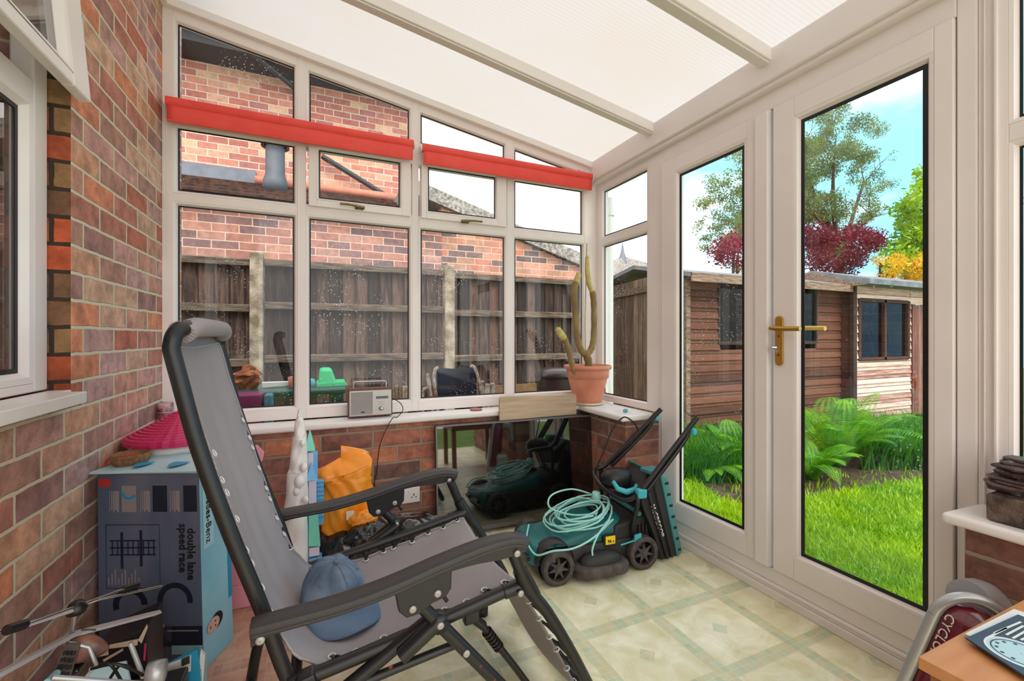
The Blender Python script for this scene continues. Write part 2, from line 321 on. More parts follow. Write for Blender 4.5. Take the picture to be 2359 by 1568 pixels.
M['poly'] = polyroof()
def floormat():
    m, n, b = newmat('patterned_vinyl_floor'); L = n.links.new; N = n.nodes.new
    g = N('ShaderNodeNewGeometry'); sp = N('ShaderNodeSeparateXYZ'); L(g.outputs['Position'], sp.inputs[0])
    C = .34; BW = .052; X0 = 1.54; Y0 = 1.36
    def mth(op, a, bb=None, c=None):
        q = N('ShaderNodeMath'); q.operation = op
        for i, x in enumerate((a, bb, c)):
            if x is None: continue
            if isinstance(x, (int, float)): q.inputs[i].default_value = x
            else: L(x, q.inputs[i])
        return q.outputs[0]
    xs = mth('DIVIDE', mth('SUBTRACT', sp.outputs[0], X0-BW/2), C); ys = mth('DIVIDE', mth('SUBTRACT', sp.outputs[1], Y0-BW/2), C)
    fx = mth('FRACT', mth('ADD', xs, 20)); fy = mth('FRACT', mth('ADD', ys, 20))
    bx = mth('LESS_THAN', fx, BW/C); by = mth('LESS_THAN', fy, BW/C); band = mth('MAXIMUM', bx, by)
    # small mosaic tesserae inside the bands
    ts = BW/2
    tx = mth('FRACT', mth('ADD', mth('DIVIDE', mth('SUBTRACT', sp.outputs[0], X0-BW/2), ts), 400)); ty = mth('FRACT', mth('ADD', mth('DIVIDE', mth('SUBTRACT', sp.outputs[1], Y0-BW/2), ts), 400))
    gr = mth('MAXIMUM', mth('LESS_THAN', tx, .07), mth('LESS_THAN', ty, .07))
    cx = mth('FLOOR', mth('DIVIDE', mth('SUBTRACT', sp.outputs[0], X0-BW/2), ts)); cy = mth('FLOOR', mth('DIVIDE', mth('SUBTRACT', sp.outputs[1], Y0-BW/2), ts))
    cb = N('ShaderNodeCombineXYZ'); L(cx, cb.inputs[0]); L(cy, cb.inputs[1]); wnz = N('ShaderNodeTexWhiteNoise'); wnz.noise_dimensions = '2D'; L(cb.outputs[0], wnz.inputs['Vector'])
    rt = N('ShaderNodeValToRGB'); e = rt.color_ramp.elements; e[0].color = srgb((160,184,150)); e[1].color = srgb((206,192,146)); e[1].position = .9; q = e.new(.45); q.color = srgb((190,204,174)); L(wnz.outputs[0], rt.inputs[0])
    # terracotta tesserae, blended in towards the left side of the vinyl
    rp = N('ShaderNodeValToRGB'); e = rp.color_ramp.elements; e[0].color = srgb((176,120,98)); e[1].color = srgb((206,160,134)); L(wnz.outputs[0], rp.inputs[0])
    # diamonds at the cell centres
    dc = mth('ADD', mth('ABSOLUTE', mth('SUBTRACT', fx, .5+BW/C/2)), mth('ABSOLUTE', mth('SUBTRACT', fy, .5+BW/C/2))); dia = mth('LESS_THAN', dc, .10)
    nz = N('ShaderNodeTexNoise'); nz.inputs['Scale'].default_value = 9; nz.inputs['Detail'].default_value = 8; nz.inputs['Roughness'].default_value = .6; nz.inputs['Distortion'].default_value = .6; L(g.outputs['Position'], nz.inputs[0])
    rc = N('ShaderNodeValToRGB'); e = rc.color_ramp.elements; e[0].position = .32; e[0].color = srgb((216,208,160)); e[1].position = .68; e[1].color = srgb((248,244,218)); L(nz.outputs['Fac'], rc.inputs[0])
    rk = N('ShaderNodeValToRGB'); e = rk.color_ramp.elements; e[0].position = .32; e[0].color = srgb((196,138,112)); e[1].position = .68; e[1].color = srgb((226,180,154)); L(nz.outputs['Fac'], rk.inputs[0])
    def mix(f, a, c):
        q = N('ShaderNodeMix'); q.data_type = 'RGBA'
        if isinstance(f, (int, float)): q.inputs['Factor'].default_value = f
        else: L(f, q.inputs['Factor'])
        for k, x in (('A', a), ('B', c)):
            if isinstance(x, tuple): q.inputs[k].default_value = x
            else: L(x, q.inputs[k])
        return q.outputs['Result']
    def build_(cell, tess, grout):
        c = mix(mth('MULTIPLY', dia, .55), cell, tess)
        bcol = mix(mth('MULTIPLY', gr, .7), tess, grout)
        return mix(mth('MULTIPLY', band, .68), c, bcol)
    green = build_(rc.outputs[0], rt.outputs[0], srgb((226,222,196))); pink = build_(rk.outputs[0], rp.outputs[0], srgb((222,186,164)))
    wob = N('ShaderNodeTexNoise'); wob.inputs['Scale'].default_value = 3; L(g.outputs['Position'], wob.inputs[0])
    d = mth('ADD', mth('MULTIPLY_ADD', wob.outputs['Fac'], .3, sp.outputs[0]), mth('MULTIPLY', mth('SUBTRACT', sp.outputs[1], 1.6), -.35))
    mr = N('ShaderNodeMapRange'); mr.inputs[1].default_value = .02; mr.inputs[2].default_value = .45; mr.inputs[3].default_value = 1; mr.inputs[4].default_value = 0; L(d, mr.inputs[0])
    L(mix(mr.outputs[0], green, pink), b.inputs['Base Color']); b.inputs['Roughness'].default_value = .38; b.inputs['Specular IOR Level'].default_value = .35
    bp = N('ShaderNodeBump'); bp.inputs['Strength'].default_value = .12; bp.inputs['Distance'].default_value = .002; L(nz.outputs['Fac'], bp.inputs['Height']); L(bp.outputs[0], b.inputs['Normal'])
    return m
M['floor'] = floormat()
def soilmat():
    m, n, b = newmat('garden_ground'); L = n.links.new; N = n.nodes.new
    g = N('ShaderNodeNewGeometry'); nz = N('ShaderNodeTexNoise'); nz.inputs['Scale'].default_value = 3; nz.inputs['Detail'].default_value = 9; nz.inputs['Roughness'].default_value = .7; L(g.outputs['Position'], nz.inputs[0])
    r = N('ShaderNodeValToRGB'); e = r.color_ramp.elements; e[0].position = .35; e[0].color = srgb((66,84,24)); e[1].position = .65; e[1].color = srgb((92,128,20)); L(nz.outputs['Fac'], r.inputs[0])
    L(r.outputs[0], b.inputs['Base Color']); b.inputs['Roughness'].default_value = 1; return m
M['ground'] = soilmat()
M['soil'] = mat('dark_soil', (84,68,52), 1, rgb2=(48,36,26), nscale=14, bump=1, bscale=40)
M['lawn'] = leafmat('lawn_blades', (176,208,20), (116,170,12), .4, 2.2)
M['longgrass'] = leafmat('long_grass_blades', (90,150,40), (48,110,30), .4, 2.2)
M['fern'] = leafmat('fern_green', (130,190,34), (70,140,26), .45, 9)
M['birch'] = leafmat('birch_leaf', (126,142,78), (92,110,60), .45, .8)
M['acer'] = leafmat('acer_leaf', (140,30,58), (92,16,38), .4, .8)
M['laurel'] = leafmat('laurel_leaf', (172,204,24), (78,132,16), .35, 1.5)
M['golden'] = leafmat('golden_conifer', (240,200,40), (208,164,30), .35, 2)
M['bark'] = mat('bark', (92,76,62), .95, noise=.5, nscale=14, bump=.8)
M['white'] = mat('white_plastic', (236,232,228), .4)
M['screen'] = mat('tv_screen_glass', (14,15,15), .03, spec=1.0, coat=1)
M['screen'].node_tree.nodes['Principled BSDF'].inputs['IOR'].default_value = 1.75
M['bezel'] = mat('grey_tv_bezel', (110,108,106), .35, metal=.4)
M['plank'] = mat('pale_oak_laminate', (202,178,150), .5, rgb2=(180,154,128), nscale=4, stretch=(1,10,14))
M['terracotta'] = mat('terracotta', (218,146,118), .75, rgb2=(200,122,94), nscale=7)
M['compost'] = mat('compost', (70,50,38), 1, noise=.5, nscale=50, bump=1)
M['cactus'] = mat('cactus_skin', (156,132,84), .8, rgb2=(128,98,64), nscale=10)
M['cactus_tip'] = mat('pale_cactus_tip', (214,196,124), .85, noise=.2, nscale=40)
M['spine'] = mat('cactus_spines', (226,204,150), .7)
M['radio_wood'] = mat('walnut_radio_case', (112,70,58), .45, noise=.25, nscale=30)
M['radio_face'] = mat('silver_radio_front', (196,192,188), .38, metal=.3)
M['radio_grille'] = mat('silver_speaker_grille', (178,174,170), .5, metal=.3, bump=.5, bscale=900)
M['lcd'] = mat('grey_radio_display', (92,96,102), .25)
M['orange'] = mat('orange_carrier_bag', (255,158,34), .35, bump=.5, bscale=18, rgb2=(255,146,24), nscale=6, coat=.3)
M['binbag'] = mat('black_bin_bag', (24,22,24), .2, bump=.7, bscale=9, coat=.7)
M['teal'] = mat('mower_teal', (30,112,112), .4, noise=.15)
M['teal2'] = mat('bright_teal_plastic', (66,176,190), .4)
M['cable'] = mat('pale_teal_cable', (160,218,210), .45)
M['mowerblack'] = mat('mower_black_plastic', (46,43,42), .55, rgb2=(38,35,34), nscale=30)
M['dustyblack'] = mat('dusty_black_plastic', (88,80,74), .75, rgb2=(64,58,54), nscale=30)
M['bagfabric'] = mat('black_nylon_grass_bag', (44,40,42), .6, noise=.2, bump=.3, bscale=20)
M['tealframe'] = mat('muted_teal_frame', (72,138,138), .5)
M['yellow'] = mat('yellow_sticker', (250,214,20), .5)
M['ink'] = mat('black_ink', (22,20,22), .6)
M['inkwhite'] = mat('white_print', (226,224,220), .5)
M['boxdark'] = mat('glossy_blue_black_carton', (84,100,126), .22, rgb2=(112,116,138), nscale=2.2, stretch=(3,3,.5), coat=.5)
M['boxblue'] = mat('light_blue_carton', (120,186,206), .4, rgb2=(160,208,220), nscale=3)
M['boxpale'] = mat('pale_blue_flap', (182,214,222), .45)
M['printblue'] = mat('bright_blue_print', (40,150,190), .45)
M['printdark'] = mat('dark_blue_print', (24,36,56), .4)
M['printmid'] = mat('faded_grey_print', (150,142,146), .5)
M['skin'] = mat('printed_skin', (222,176,154), .5)
M['magenta'] = mat('magenta_roof_plastic', (206,40,100), .45)
M['palepink'] = mat('pale_pink_plastic', (238,158,160), .45)
M['pinkpanel'] = mat('pink_playhouse_plastic', (240,160,176), .5)
M['wicker'] = mat('wicker', (176,128,84), .85, noise=.5, nscale=80, bump=1, bscale=200)
M['redfab'] = mat('red_trim', (200,50,44), .7)
M['ice'] = mat('pearly_white_plastic', (232,222,218), .35, rgb2=(240,234,230), nscale=6)
M['aqua'] = mat('aqua_roof_plastic', (120,212,190), .45)
M['skyblue'] = mat('sky_blue_plastic', (110,176,220), .45)
M['lilac'] = mat('lilac_plastic', (214,206,226), .5)
M['oak'] = mat('orange_oak_table', (206,144,92), .42, rgb2=(194,130,80), nscale=3, stretch=(2,12,12))
M['oakedge'] = mat('table_edge_oak', (150,92,56), .5, noise=.2, nscale=4, stretch=(2,12,12))
M['paper'] = mat('newsprint', (222,224,224), .7)
M['paperblue'] = mat('dark_blue_cover', (58,86,104), .5, noise=.25, nscale=9)
M['stone'] = mat('carved_brown_stone', (122,104,92), .85, rgb2=(72,56,48), nscale=22, bump=1.2, bscale=45)
M['slate'] = mat('brown_slate', (92,72,64), .55, rgb2=(60,46,42), nscale=16, bump=.8, bscale=50)
M['pebble'] = mat('grey_pebble', (84,86,82), .35)
M['maroon'] = mat('maroon_vacuum_plastic', (110,24,42), .2, coat=.6)
M['silver'] = mat('silver_vacuum_plastic', (186,188,190), .3, metal=.4)
M['green_toy'] = mat('bright_green_plastic', (30,204,130), .4)
M['green_table'] = mat('dark_green_table', (28,84,76), .3)
M['purple'] = mat('purple_crate_plastic', (120,34,90), .5)
M['blueblock'] = mat('blue_plastic_leg', (70,124,150), .5)
M['rustmetal'] = mat('peeling_white_metal', (214,214,212), .5, rgb2=(168,120,92), nscale=30)
M['navy'] = mat('navy_seat_fabric', (28,44,70), .8, noise=.3)
M['curtain'] = mat('pale_curtain', (196,186,180), .9, noise=.2, nscale=12, stretch=(6,6,.4))
M['room'] = mat('dim_interior_wall', (120,112,108), .9)
M['can'] = mat('printed_tin', (214,190,190), .35, rgb2=(150,60,80), nscale=40, metal=.2)
M['carbon'] = mat('carbon_black_plastic', (30,28,30), .35)
M['bladegrey'] = mat('pale_grey_rotor', (176,170,172), .4)

# ------------------------------------------------------------------ room dimensions
XL = -.65; XD = 1.74; YE = 2.52; YB = 2.40
def roofz(X): return 2.645-.1688*(X+.594)
# floor and ground
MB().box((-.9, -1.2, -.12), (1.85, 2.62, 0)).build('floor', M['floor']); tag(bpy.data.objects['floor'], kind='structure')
g = MB().box((-14, -6, -.4), (26, 30, -.16)).build('ground', M['ground']); tag(g, kind='structure')
# house wall with window opening
wy1 = P(165, 700, X=XL).y
wb = MB()
z0s = .896; zt = 2.75
wb.box((XL-.26, wy1, 0), (XL, 2.85, 3.4)).box((XL-.26, -1.2, 0), (XL, wy1, z0s)).box((XL-.26, -1.2, zt), (XL, wy1, 3.4)).box((XL-.26, -1.2, z0s), (XL, -.55, zt))
wl = wb.build('wall_left', M['brickL'], bevel=.004); tag(wl, kind='structure')
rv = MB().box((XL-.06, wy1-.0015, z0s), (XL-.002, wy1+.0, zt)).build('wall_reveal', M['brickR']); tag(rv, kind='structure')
# dim room behind the house window
rm = MB().box((-3.0, -1.0, 0), (-2.95, 2.6, 2.6)).box((-3, -1, -.02), (-.95, 2.6, 0)).box((-3, -1, 2.55), (-.95, 2.6, 2.6)).box((-3, 2.55, 0), (-.95, 2.6, 2.6)).box((-3, -1, 0), (-.95, -.95, 2.6)).build('wall_interior', M['room']); tag(rm, kind='structure')

def ring(mb, pts, bead, n, depth):
    """bead frame around polygon pts; n = outward-to-room unit vector; slopes from room face to depth behind"""
    pts = [Vector(p) for p in pts]; c = sum(pts, Vector())/len(pts); n = Vector(n); m = len(pts); outer = []
    for i in range(m):
        e0 = (pts[i]-pts[i-1]).normalized(); e1 = (pts[(i+1) % m]-pts[i]).normalized()
        n0 = e0.cross(n); n1 = e1.cross(n)
        if n0.dot(pts[i]-c) < 0: n0 = -n0
        if n1.dot(pts[i]-c) < 0: n1 = -n1
        d = (n0+n1).normalized(); outer.append(pts[i]+d*bead/max(.3, d.dot(n0)))
    inner = [p-n*depth for p in pts]; mid = [p+(o-p)*.45-n*.002 for p, o in zip(pts, outer)]
    back = [p-n*.045 for p in outer]; lip = [p+(o-p)*.2-n*.045 for p, o in zip(pts, outer)]; vs = outer+mid+inner+back+lip
    mb.add(vs, [(i, (i+1) % m, m+(i+1) % m, m+i) for i in range(m)]+[(m+i, m+(i+1) % m, 2*m+(i+1) % m, 2*m+i) for i in range(m)]+[(i, (i+1) % m, 3*m+(i+1) % m, 3*m+i) for i in range(m)]+[(3*m+i, 3*m+(i+1) % m, 4*m+(i+1) % m, 4*m+i) for i in range(m)]+[(2*m+i, 2*m+(i+1) % m, 4*m+(i+1) % m, 4*m+i) for i in range(m)])
    return outer
def pane(name, polys, n, depth, parent, gm, gasket=True, gw=.006):
    n = Vector(n)
    for pts in polys:
        pts = [Vector(p) for p in pts]
        mb = MB(); mb.prism([p-n*(depth+.002) for p in pts], -n*.006); mb.build('glass_pane', gm, parent)
        if gasket:
            g_ = MB(); c = sum(pts, Vector())/len(pts); m = len(pts)
            o = [p-n*depth for p in pts]; i_ = []
            for k in range(m):
                e0 = (pts[k]-pts[k-1]).normalized(); e1 = (pts[(k+1) % m]-pts[k]).normalized(); n0 = e0.cross(n); n1 = e1.cross(n)
                if n0.dot(c-pts[k]) < 0: n0 = -n0
                if n1.dot(c-pts[k]) < 0: n1 = -n1
                d = (n0+n1).normalized(); i_.append(o[k]+d*gw/max(.3, d.dot(n0)))
            g_.add(o+i_, [(k, (k+1) % m, m+(k+1) % m, m+k) for k in range(m)]); g_.build('gasket', M['gasket'], parent, solid=.003)
# ---------- end window (faces -Y)
win1 = empty('window_1', (0, 0, 0), kind='structure')
NY = (0, -1, 0); BE = .016; DP = .018
def wx(px): return P(px, 500, Y=YE).x
cols = [(wx(408), wx(677)), (wx(713), wx(943)), (wx(971), wx(1163)), (wx(1188), wx(1343))]
LZ = (.728, 1.697); MZ = (1.768, 2.06); GZ = 2.19
def gt(X): return 2.549-.1688*(X+.594)
XR = XD+.06
fr = MB(); beads = MB()
for i, (a, b) in enumerate(cols):
    polys = []
    lo = [(a, YE, LZ[0]), (b, YE, LZ[0]), (b, YE, LZ[1]), (a, YE, LZ[1])]
    ga = [(a, YE, GZ), (b, YE, GZ), (b, YE, gt(b)), (a, YE, gt(a))]
    if i == 3: ga = [(a, YE, GZ-.02), (b-.05, YE, GZ-.02), (a, YE, gt(a)-.005)]; ga = [(a, YE, 2.165), (b-.06, YE, 2.165), (b-.06, YE, gt(b-.06)), (a, YE, gt(a))]
    polys = [lo, ga]
    for q in polys: ring(beads, q, BE, NY, DP)
    if i in (0, 3):
        mi = [(a, YE, MZ[0]), (b, YE, MZ[0]), (b, YE, MZ[1]), (a, YE, MZ[1])]; ring(beads, mi, BE, NY, DP); polys.append(mi)
    pane('pane', polys, NY, DP, win1, M['glass'])
    if i in (1, 2):   # top hung vents
        v = MB(); va = [(a-.004, YE-.016, MZ[0]-.012), (b+.004, YE-.016, MZ[0]-.012), (b+.004, YE-.016, MZ[1]+.02), (a-.004, YE-.016, MZ[1]+.02)]
        px0, px1 = ((735, 922) if i == 1 else (988, 1143)); ga_, gb_ = P(px0, 450, Y=YE-.02).x, P(px1, 450, Y=YE-.02).x
        z0, z1 = MZ[0]+.035, MZ[1]-.005
        inn = [(ga_, YE-.02, z0), (gb_, YE-.02, z0), (gb_, YE-.02, z1), (ga_, YE-.02, z1)]
        ring(v, inn, .012, NY, .02)
        yf = YE-.02; yb = YE+.03
        v.box((va[0][0], yf, va[0][2]), (ga_-.012, yb, va[2][2])).box((gb_+.012, yf, va[0][2]), (va[1][0], yb, va[2][2])).box((ga_-.012, yf, va[0][2]), (gb_+.012, yb, z0-.012)).box((ga_-.012, yf, z1+.012), (gb_+.012, yb, va[2][2]))
        vo = v.build('vent_sash', M['upvc'], win1, bevel=.002)
        pane('p', [inn], NY, .02, win1, M['glass'])
        hx, hz = (P(828, 478, Y=YE-.03).x, P(828, 478, Y=YE-.03).z) if i == 1 else (P(1072, 510, Y=YE-.03).x, P(1072, 510, Y=YE-.03).z)
        s_ = -1 if i == 1 else 1
        hb = MB().box((hx-.022, yf-.006, hz-.009), (hx+.022, yf, hz+.009)).cyl((hx, yf-.004, hz), (hx, yf-.026, hz), .008)
        hb.tube(crv([(hx-s_*.025, yf-.022, hz-.002), (hx, yf-.026, hz), (hx+s_*.05, yf-.032, hz+.004), (hx+s_*.098, yf-.03, hz+.004)], 5), [.0075]*8+[.0055]*8, 8)
        hb.build('window_handle', M['oldbrass'], vo)
def ybox(x0, x1, z0, z1, y0=YE, y1=YE+.06): fr.box((x0, y0, z0), (x1, y1, z1))
xe = [XL+.0]+[c for ab in cols for c in ab]+[XR]
# verticals follow the roof slope
for k in range(0, 10, 2):
    x0 = xe[k]+(BE if k else 0); x1 = xe[k+1]-(BE if k < 8 else 0)
    fr.add([(x0, YE, .66), (x1, YE, .66), (x1, YE+.06, .66), (x0, YE+.06, .66), (x0, YE, gt(x0)+.055), (x1, YE, gt(x1)+.055), (x1, YE+.06, gt(x1)+.055), (x0, YE+.06, gt(x0)+.055)],
           [(0,3,2,1),(4,5,6,7),(0,1,5,4),(1,2,6,5),(2,3,7,6),(3,0,4,7)])
for i, (a, b) in enumerate(cols):
    a_, b_ = a-BE, b+BE
    ybox(a_, b_, .66, LZ[0]-BE); ybox(a_, b_, LZ[1]+BE, MZ[0]-BE if i in (0, 3) else MZ[0]-.0)
    g0 = (GZ if i < 3 else 2.165)-BE; ybox(a_, b_, MZ[1]+(BE if i in (0, 3) else 0), g0)
    fr.add([(a_, YE, gt(a_)+BE), (b_, YE, gt(b_)+BE), (b_, YE+.06, gt(b_)+BE), (a_, YE+.06, gt(a_)+BE), (a_, YE, gt(a_)+.055), (b_, YE, gt(b_)+.055), (b_, YE+.06, gt(b_)+.055), (a_, YE+.06, gt(a_)+.055)],
           [(0,3,2,1),(4,5,6,7),(0,1,5,4),(1,2,6,5),(2,3,7,6),(3,0,4,7)])
fr.build('window_frame', M['upvc'], win1, bevel=.002); beads.build('glazing_bead', M['upvc'], win1)
# sloping gable trim under the roof sheets
tr = MB(); 
tr.hexa([(XL, YE-.03, gt(XL)+.05), (1.70, YE-.03, gt(1.70)+.05), (1.70, YE+.06, gt(1.70)+.05), (XL, YE+.06, gt(XL)+.05)], [(XL, YE-.03, roofz(XL)-.006), (1.70, YE-.03, roofz(1.70)-.006), (1.70, YE+.06, roofz(1.70)-.006), (XL, YE+.06, roofz(XL)-.006)])
tag(tr.build('trim_1', M['upvc'], bevel=.004), kind='structure')
# ---------- roof: three polycarbonate bays
yb1 = P(1500, 300, X=1.70).y; yb2 = P(1765, 140, X=1.70).y; sp_ = yb1-yb2; yb3 = yb2-sp_; yb4 = yb3-sp_
rf = MB(); rf.hexa([(-.66, -1.2, roofz(-.66)), (1.95, -1.2, roofz(1.95)), (1.95, YE+.12, roofz(1.95)), (-.66, YE+.12, roofz(-.66))], [(-.66, -1.2, roofz(-.66)+.001), (1.95, -1.2, roofz(1.95)+.001), (1.95, YE+.12, roofz(1.95)+.001), (-.66, YE+.12, roofz(-.66)+.001)])
tag(MB().add([(-.66, -1.2, roofz(-.66)), (1.95, -1.2, roofz(1.95)), (1.95, YE+.12, roofz(1.95)), (-.66, YE+.12, roofz(-.66))], [(0, 1, 2, 3)]).build('ceiling', M['poly']), kind='structure')
for k, yy in enumerate((yb1, yb2, yb3, yb4)):
    t_ = MB()
    for (w0, d0, d1) in ((.030, -.055, -.001), (.022, -.063, -.055)):
        t_.hexa([(-.65, yy-w0, roofz(-.65)+d0), (1.71, yy-w0, roofz(1.71)+d0), (1.71, yy+w0, roofz(1.71)+d0), (-.65, yy+w0, roofz(-.65)+d0)], [(-.65, yy-w0, roofz(-.65)+d1), (1.71, yy-w0, roofz(1.71)+d1), (1.71, yy+w0, roofz(1.71)+d1), (-.65, yy+w0, roofz(-.65)+d1)])
    tag(t_.build('trim_%d' % (k+2), M['upvc'], bevel=.004), kind='structure')
# wall plate against the house
tag(MB().box((XL, -1.2, roofz(XL)-.05), (XL+.03, YE, roofz(XL)-.002)).build('trim_6', M['upvc'], bevel=.003), kind='structure')
# eaves beam
eb = MB().box((1.69, -1.2, 2.125), (1.86, YE+.06, 2.255)).box((1.705, -1.2, 2.105), (1.86, YE+.02, 2.13))
tag(eb.build('trim_7', M['upvc'], bevel=.008, seg=3), kind='structure')

# ---------- door wall glazing (faces -X)
NX = (-1, 0, 0)
def dy(px): return P(px, 500, X=XD).y
def xbox(mb, y0, y1, z0, z1, x0=XD, x1=XD+.06): mb.box((x0, y0, z0), (x1, y1, z1))
def lite(mb, y0, y1, z0, z1, x=XD, bead=BE, dp=DP):
    q = [(x, y0, z0), (x, y1, z0), (x, y1, z1), (x, y0, z1)]; ring(mb, q, bead, NX, dp); return q
# corner side window
win2 = empty('window_2', kind='structure')
ya, yb_ = dy(1488), dy(1388); f2 = MB(); b2 = MB()
q1 = lite(b2, ya, yb_, .705, 1.68); q2 = lite(b2, ya, yb_, 1.75, 2.047)
pane('p', [q1, q2], NX, DP, win2, M['glass'])
ylo = dy(1527)+.031
xbox(f2, ylo, ya-BE, .66, 2.125); xbox(f2, yb_+BE, YE, .66, 2.125)
xbox(f2, ya-BE, yb_+BE, .66, .705-BE); xbox(f2, ya-BE, yb_+BE, 1.68+BE, 1.75-BE); xbox(f2, ya-BE, yb_+BE, 2.047+BE, 2.125)
f2.build('window_frame', M['upvc'], win2, bevel=.002); b2.build('glazing_bead', M['upvc'], win2)
# door frame and leaves
yL1, yM, yR0 = dy(1527), dy(1768), dy(2205)
df = MB(); xbox(df, yR0-.045, yR0, .05, 2.125, XD-.004); xbox(df, yL1, yL1+.03, .05, 2.125, XD-.004); xbox(df, yR0, yL1, 2.03, 2.125, XD-.004)
tag(df.build('trim_8', M['upvc'], bevel=.004), kind='structure')
th = MB().box((1.722, yR0-.05, 0), (1.84, yL1+.08, .036)).box((1.727, yR0-.05, .036), (1.84, yL1+.08, .05)).box((1.722, yR0-.05, .05), (1.84, yL1+.08, .062)).box((1.734, yR0-.05, .062), (1.84, yL1+.08, .118))
tag(th.build('trim_9', M['upvc'], bevel=.004, seg=3), kind='structure')
def leaf(name, y0, y1, gy0, gy1):
    d = empty(name, kind='structure'); m = MB(); bb = MB(); X0 = XD-.014
    z0, z1 = .222, 1.932
    q = lite(bb, gy0, gy1, z0, z1, X0, .02, .017)
    for a in ((y0, gy0-.02, .12, 2.028), (gy1+.02, y1, .12, 2.028), (gy0-.02, gy1+.02, .12, z0-.02), (gy0-.02, gy1+.02, z1+.02, 2.028)): xbox(m, *a, x0=X0, x1=XD+.05)
    m.build('door_leaf', M['upvc'], d, bevel=.003); bb.build('glazing_bead', M['upvc'], d); pane('p', [q], NX, .017, d, M['doorglass'], gw=.013); return d
d1 = leaf('door_1', dy(1778), yL1-.003, dy(1715), dy(1565))
d2 = leaf('door_2', yR0+.003, dy(1786), dy(2137), dy(1845))
# cover strip where the leaves meet
cs = MB().box((XD-.028, dy(1778), .125), (XD-.014, dy(1748), 2.02)); cs.build('cover_strip', M['upvc'], d1, bevel=.004)
# lever handle set
hp = P(1795, 785, X=XD-.02)
hs = MB(); hy = hp.y
plate = []
for k in range(9): a = math.pi*k/8; plate.append((XD-.015, hy+.0165*math.cos(a), P(1795, 737, X=XD).z+.0165*math.sin(a)))
for k in range(9): a = math.pi+math.pi*k/8; plate.append((XD-.015, hy+.0165*math.cos(a), P(1795, 832, X=XD).z+.0165*math.sin(a)))
hs.prism(plate, (-.009, 0, 0)); bp_ = hs.build('handle_plate', M['brass'], d2, bevel=.003)
lz = P(1795, 756, X=XD).z
MB().cyl((XD-.02, hy, lz), (XD-.052, hy, lz), .011).tube(crv([(XD-.052, hy+.012, lz), (XD-.056, hy, lz), (XD-.057, hy-.05, lz-.003), (XD-.055, hy-.108, lz-.004)], 5), .0095, 12).build('lever', M['brass'], bp_)
kz = P(1795, 800, X=XD).z
MB().cyl((XD-.02, hy, kz), (XD-.034, hy, kz), .009).box((XD-.036, hy-.004, kz-.02), (XD-.024, hy+.004, kz)).build('lock_cylinder', M['chrome'], bp_)
MB().cyl((XD-.036, hy+.002, kz), (XD-.05, hy+.012, kz+.001), .0085).build('key_turn', M['chrome'], bp_)
for pz in (774, 817):
    z_ = P(1795, pz, X=XD).z; MB().cyl((XD-.024, hy, z_), (XD-.0265, hy, z_), .0045).build('screw', M['oldbrass'], bp_)
ho = MB().cyl((XD+.05, hy, lz), (XD+.085, hy, lz), .011).tube([(XD+.085, hy+.01, lz), (XD+.088, hy-.05, lz), (XD+.085, hy-.115, lz-.002)], .0095, 12)
ho.build('outside_lever', M['brass'], d2)
# right hand side window beyond the door
win3 = empty('window_3', kind='structure'); f3 = MB(); b3 = MB(); gy = P(2347, 500, X=XD+.01).y
for (a, b, z0, z1) in ((gy-.55, gy, .70, 1.60), (gy-.55, gy, 1.68, 2.05), (gy-1.2, gy-.62, .70, 2.05)):
    q = lite(b3, a, b, z0, z1, XD); pane('p', [q], NX, DP, win3, M['glass'])
xbox(f3, gy+BE, yR0-.0455, .60, 2.125); xbox(f3, gy-.62+BE, gy-.55-BE, .62, 2.125); xbox(f3, -1.2, gy+BE, .60, .70-BE); xbox(f3, gy-.55-BE, gy+BE, 1.60+BE, 1.68-BE); xbox(f3, -1.2, gy+BE, 2.05+BE, 2.125)
f3.box((XD-.012, gy+.035, .606), (XD+.05, gy+.042, 2.125)).box((XD-.008, gy+.06, .606), (XD+.05, gy+.064, 2.125))
f3.build('window_frame', M['upvc'], win3, bevel=.002); b3.build('glazing_bead', M['upvc'], win3)
# dwarf walls and sills
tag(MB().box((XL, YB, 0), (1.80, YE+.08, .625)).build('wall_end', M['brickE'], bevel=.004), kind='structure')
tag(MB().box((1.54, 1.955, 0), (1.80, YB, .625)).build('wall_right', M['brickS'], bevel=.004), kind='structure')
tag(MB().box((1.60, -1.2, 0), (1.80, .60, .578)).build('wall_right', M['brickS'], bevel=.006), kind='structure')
bpy.data.objects['wall_right'].name = 'wall_right'
def sill(pts, z0, z1, name='window_sill'):
    return MB().prism([(x, y, z0) for x, y in pts], (0, 0, z1-z0))
s1 = sill([(XL, YE), (XL, YB-.03), (1.50, YB-.03), (1.50, 1.93), (1.70, 1.93), (XD, 1.96), (XD, YE)], .622, .655).build('trim_10', M['sill'], bevel=.012, seg=4); tag(s1, kind='structure')
s2 = sill([(1.55, -1.2), (XD, -1.2), (XD, .618), (1.55, .63)], .577, .607).build('trim_11', M['sill'], bevel=.012, seg=4); tag(s2, kind='structure')
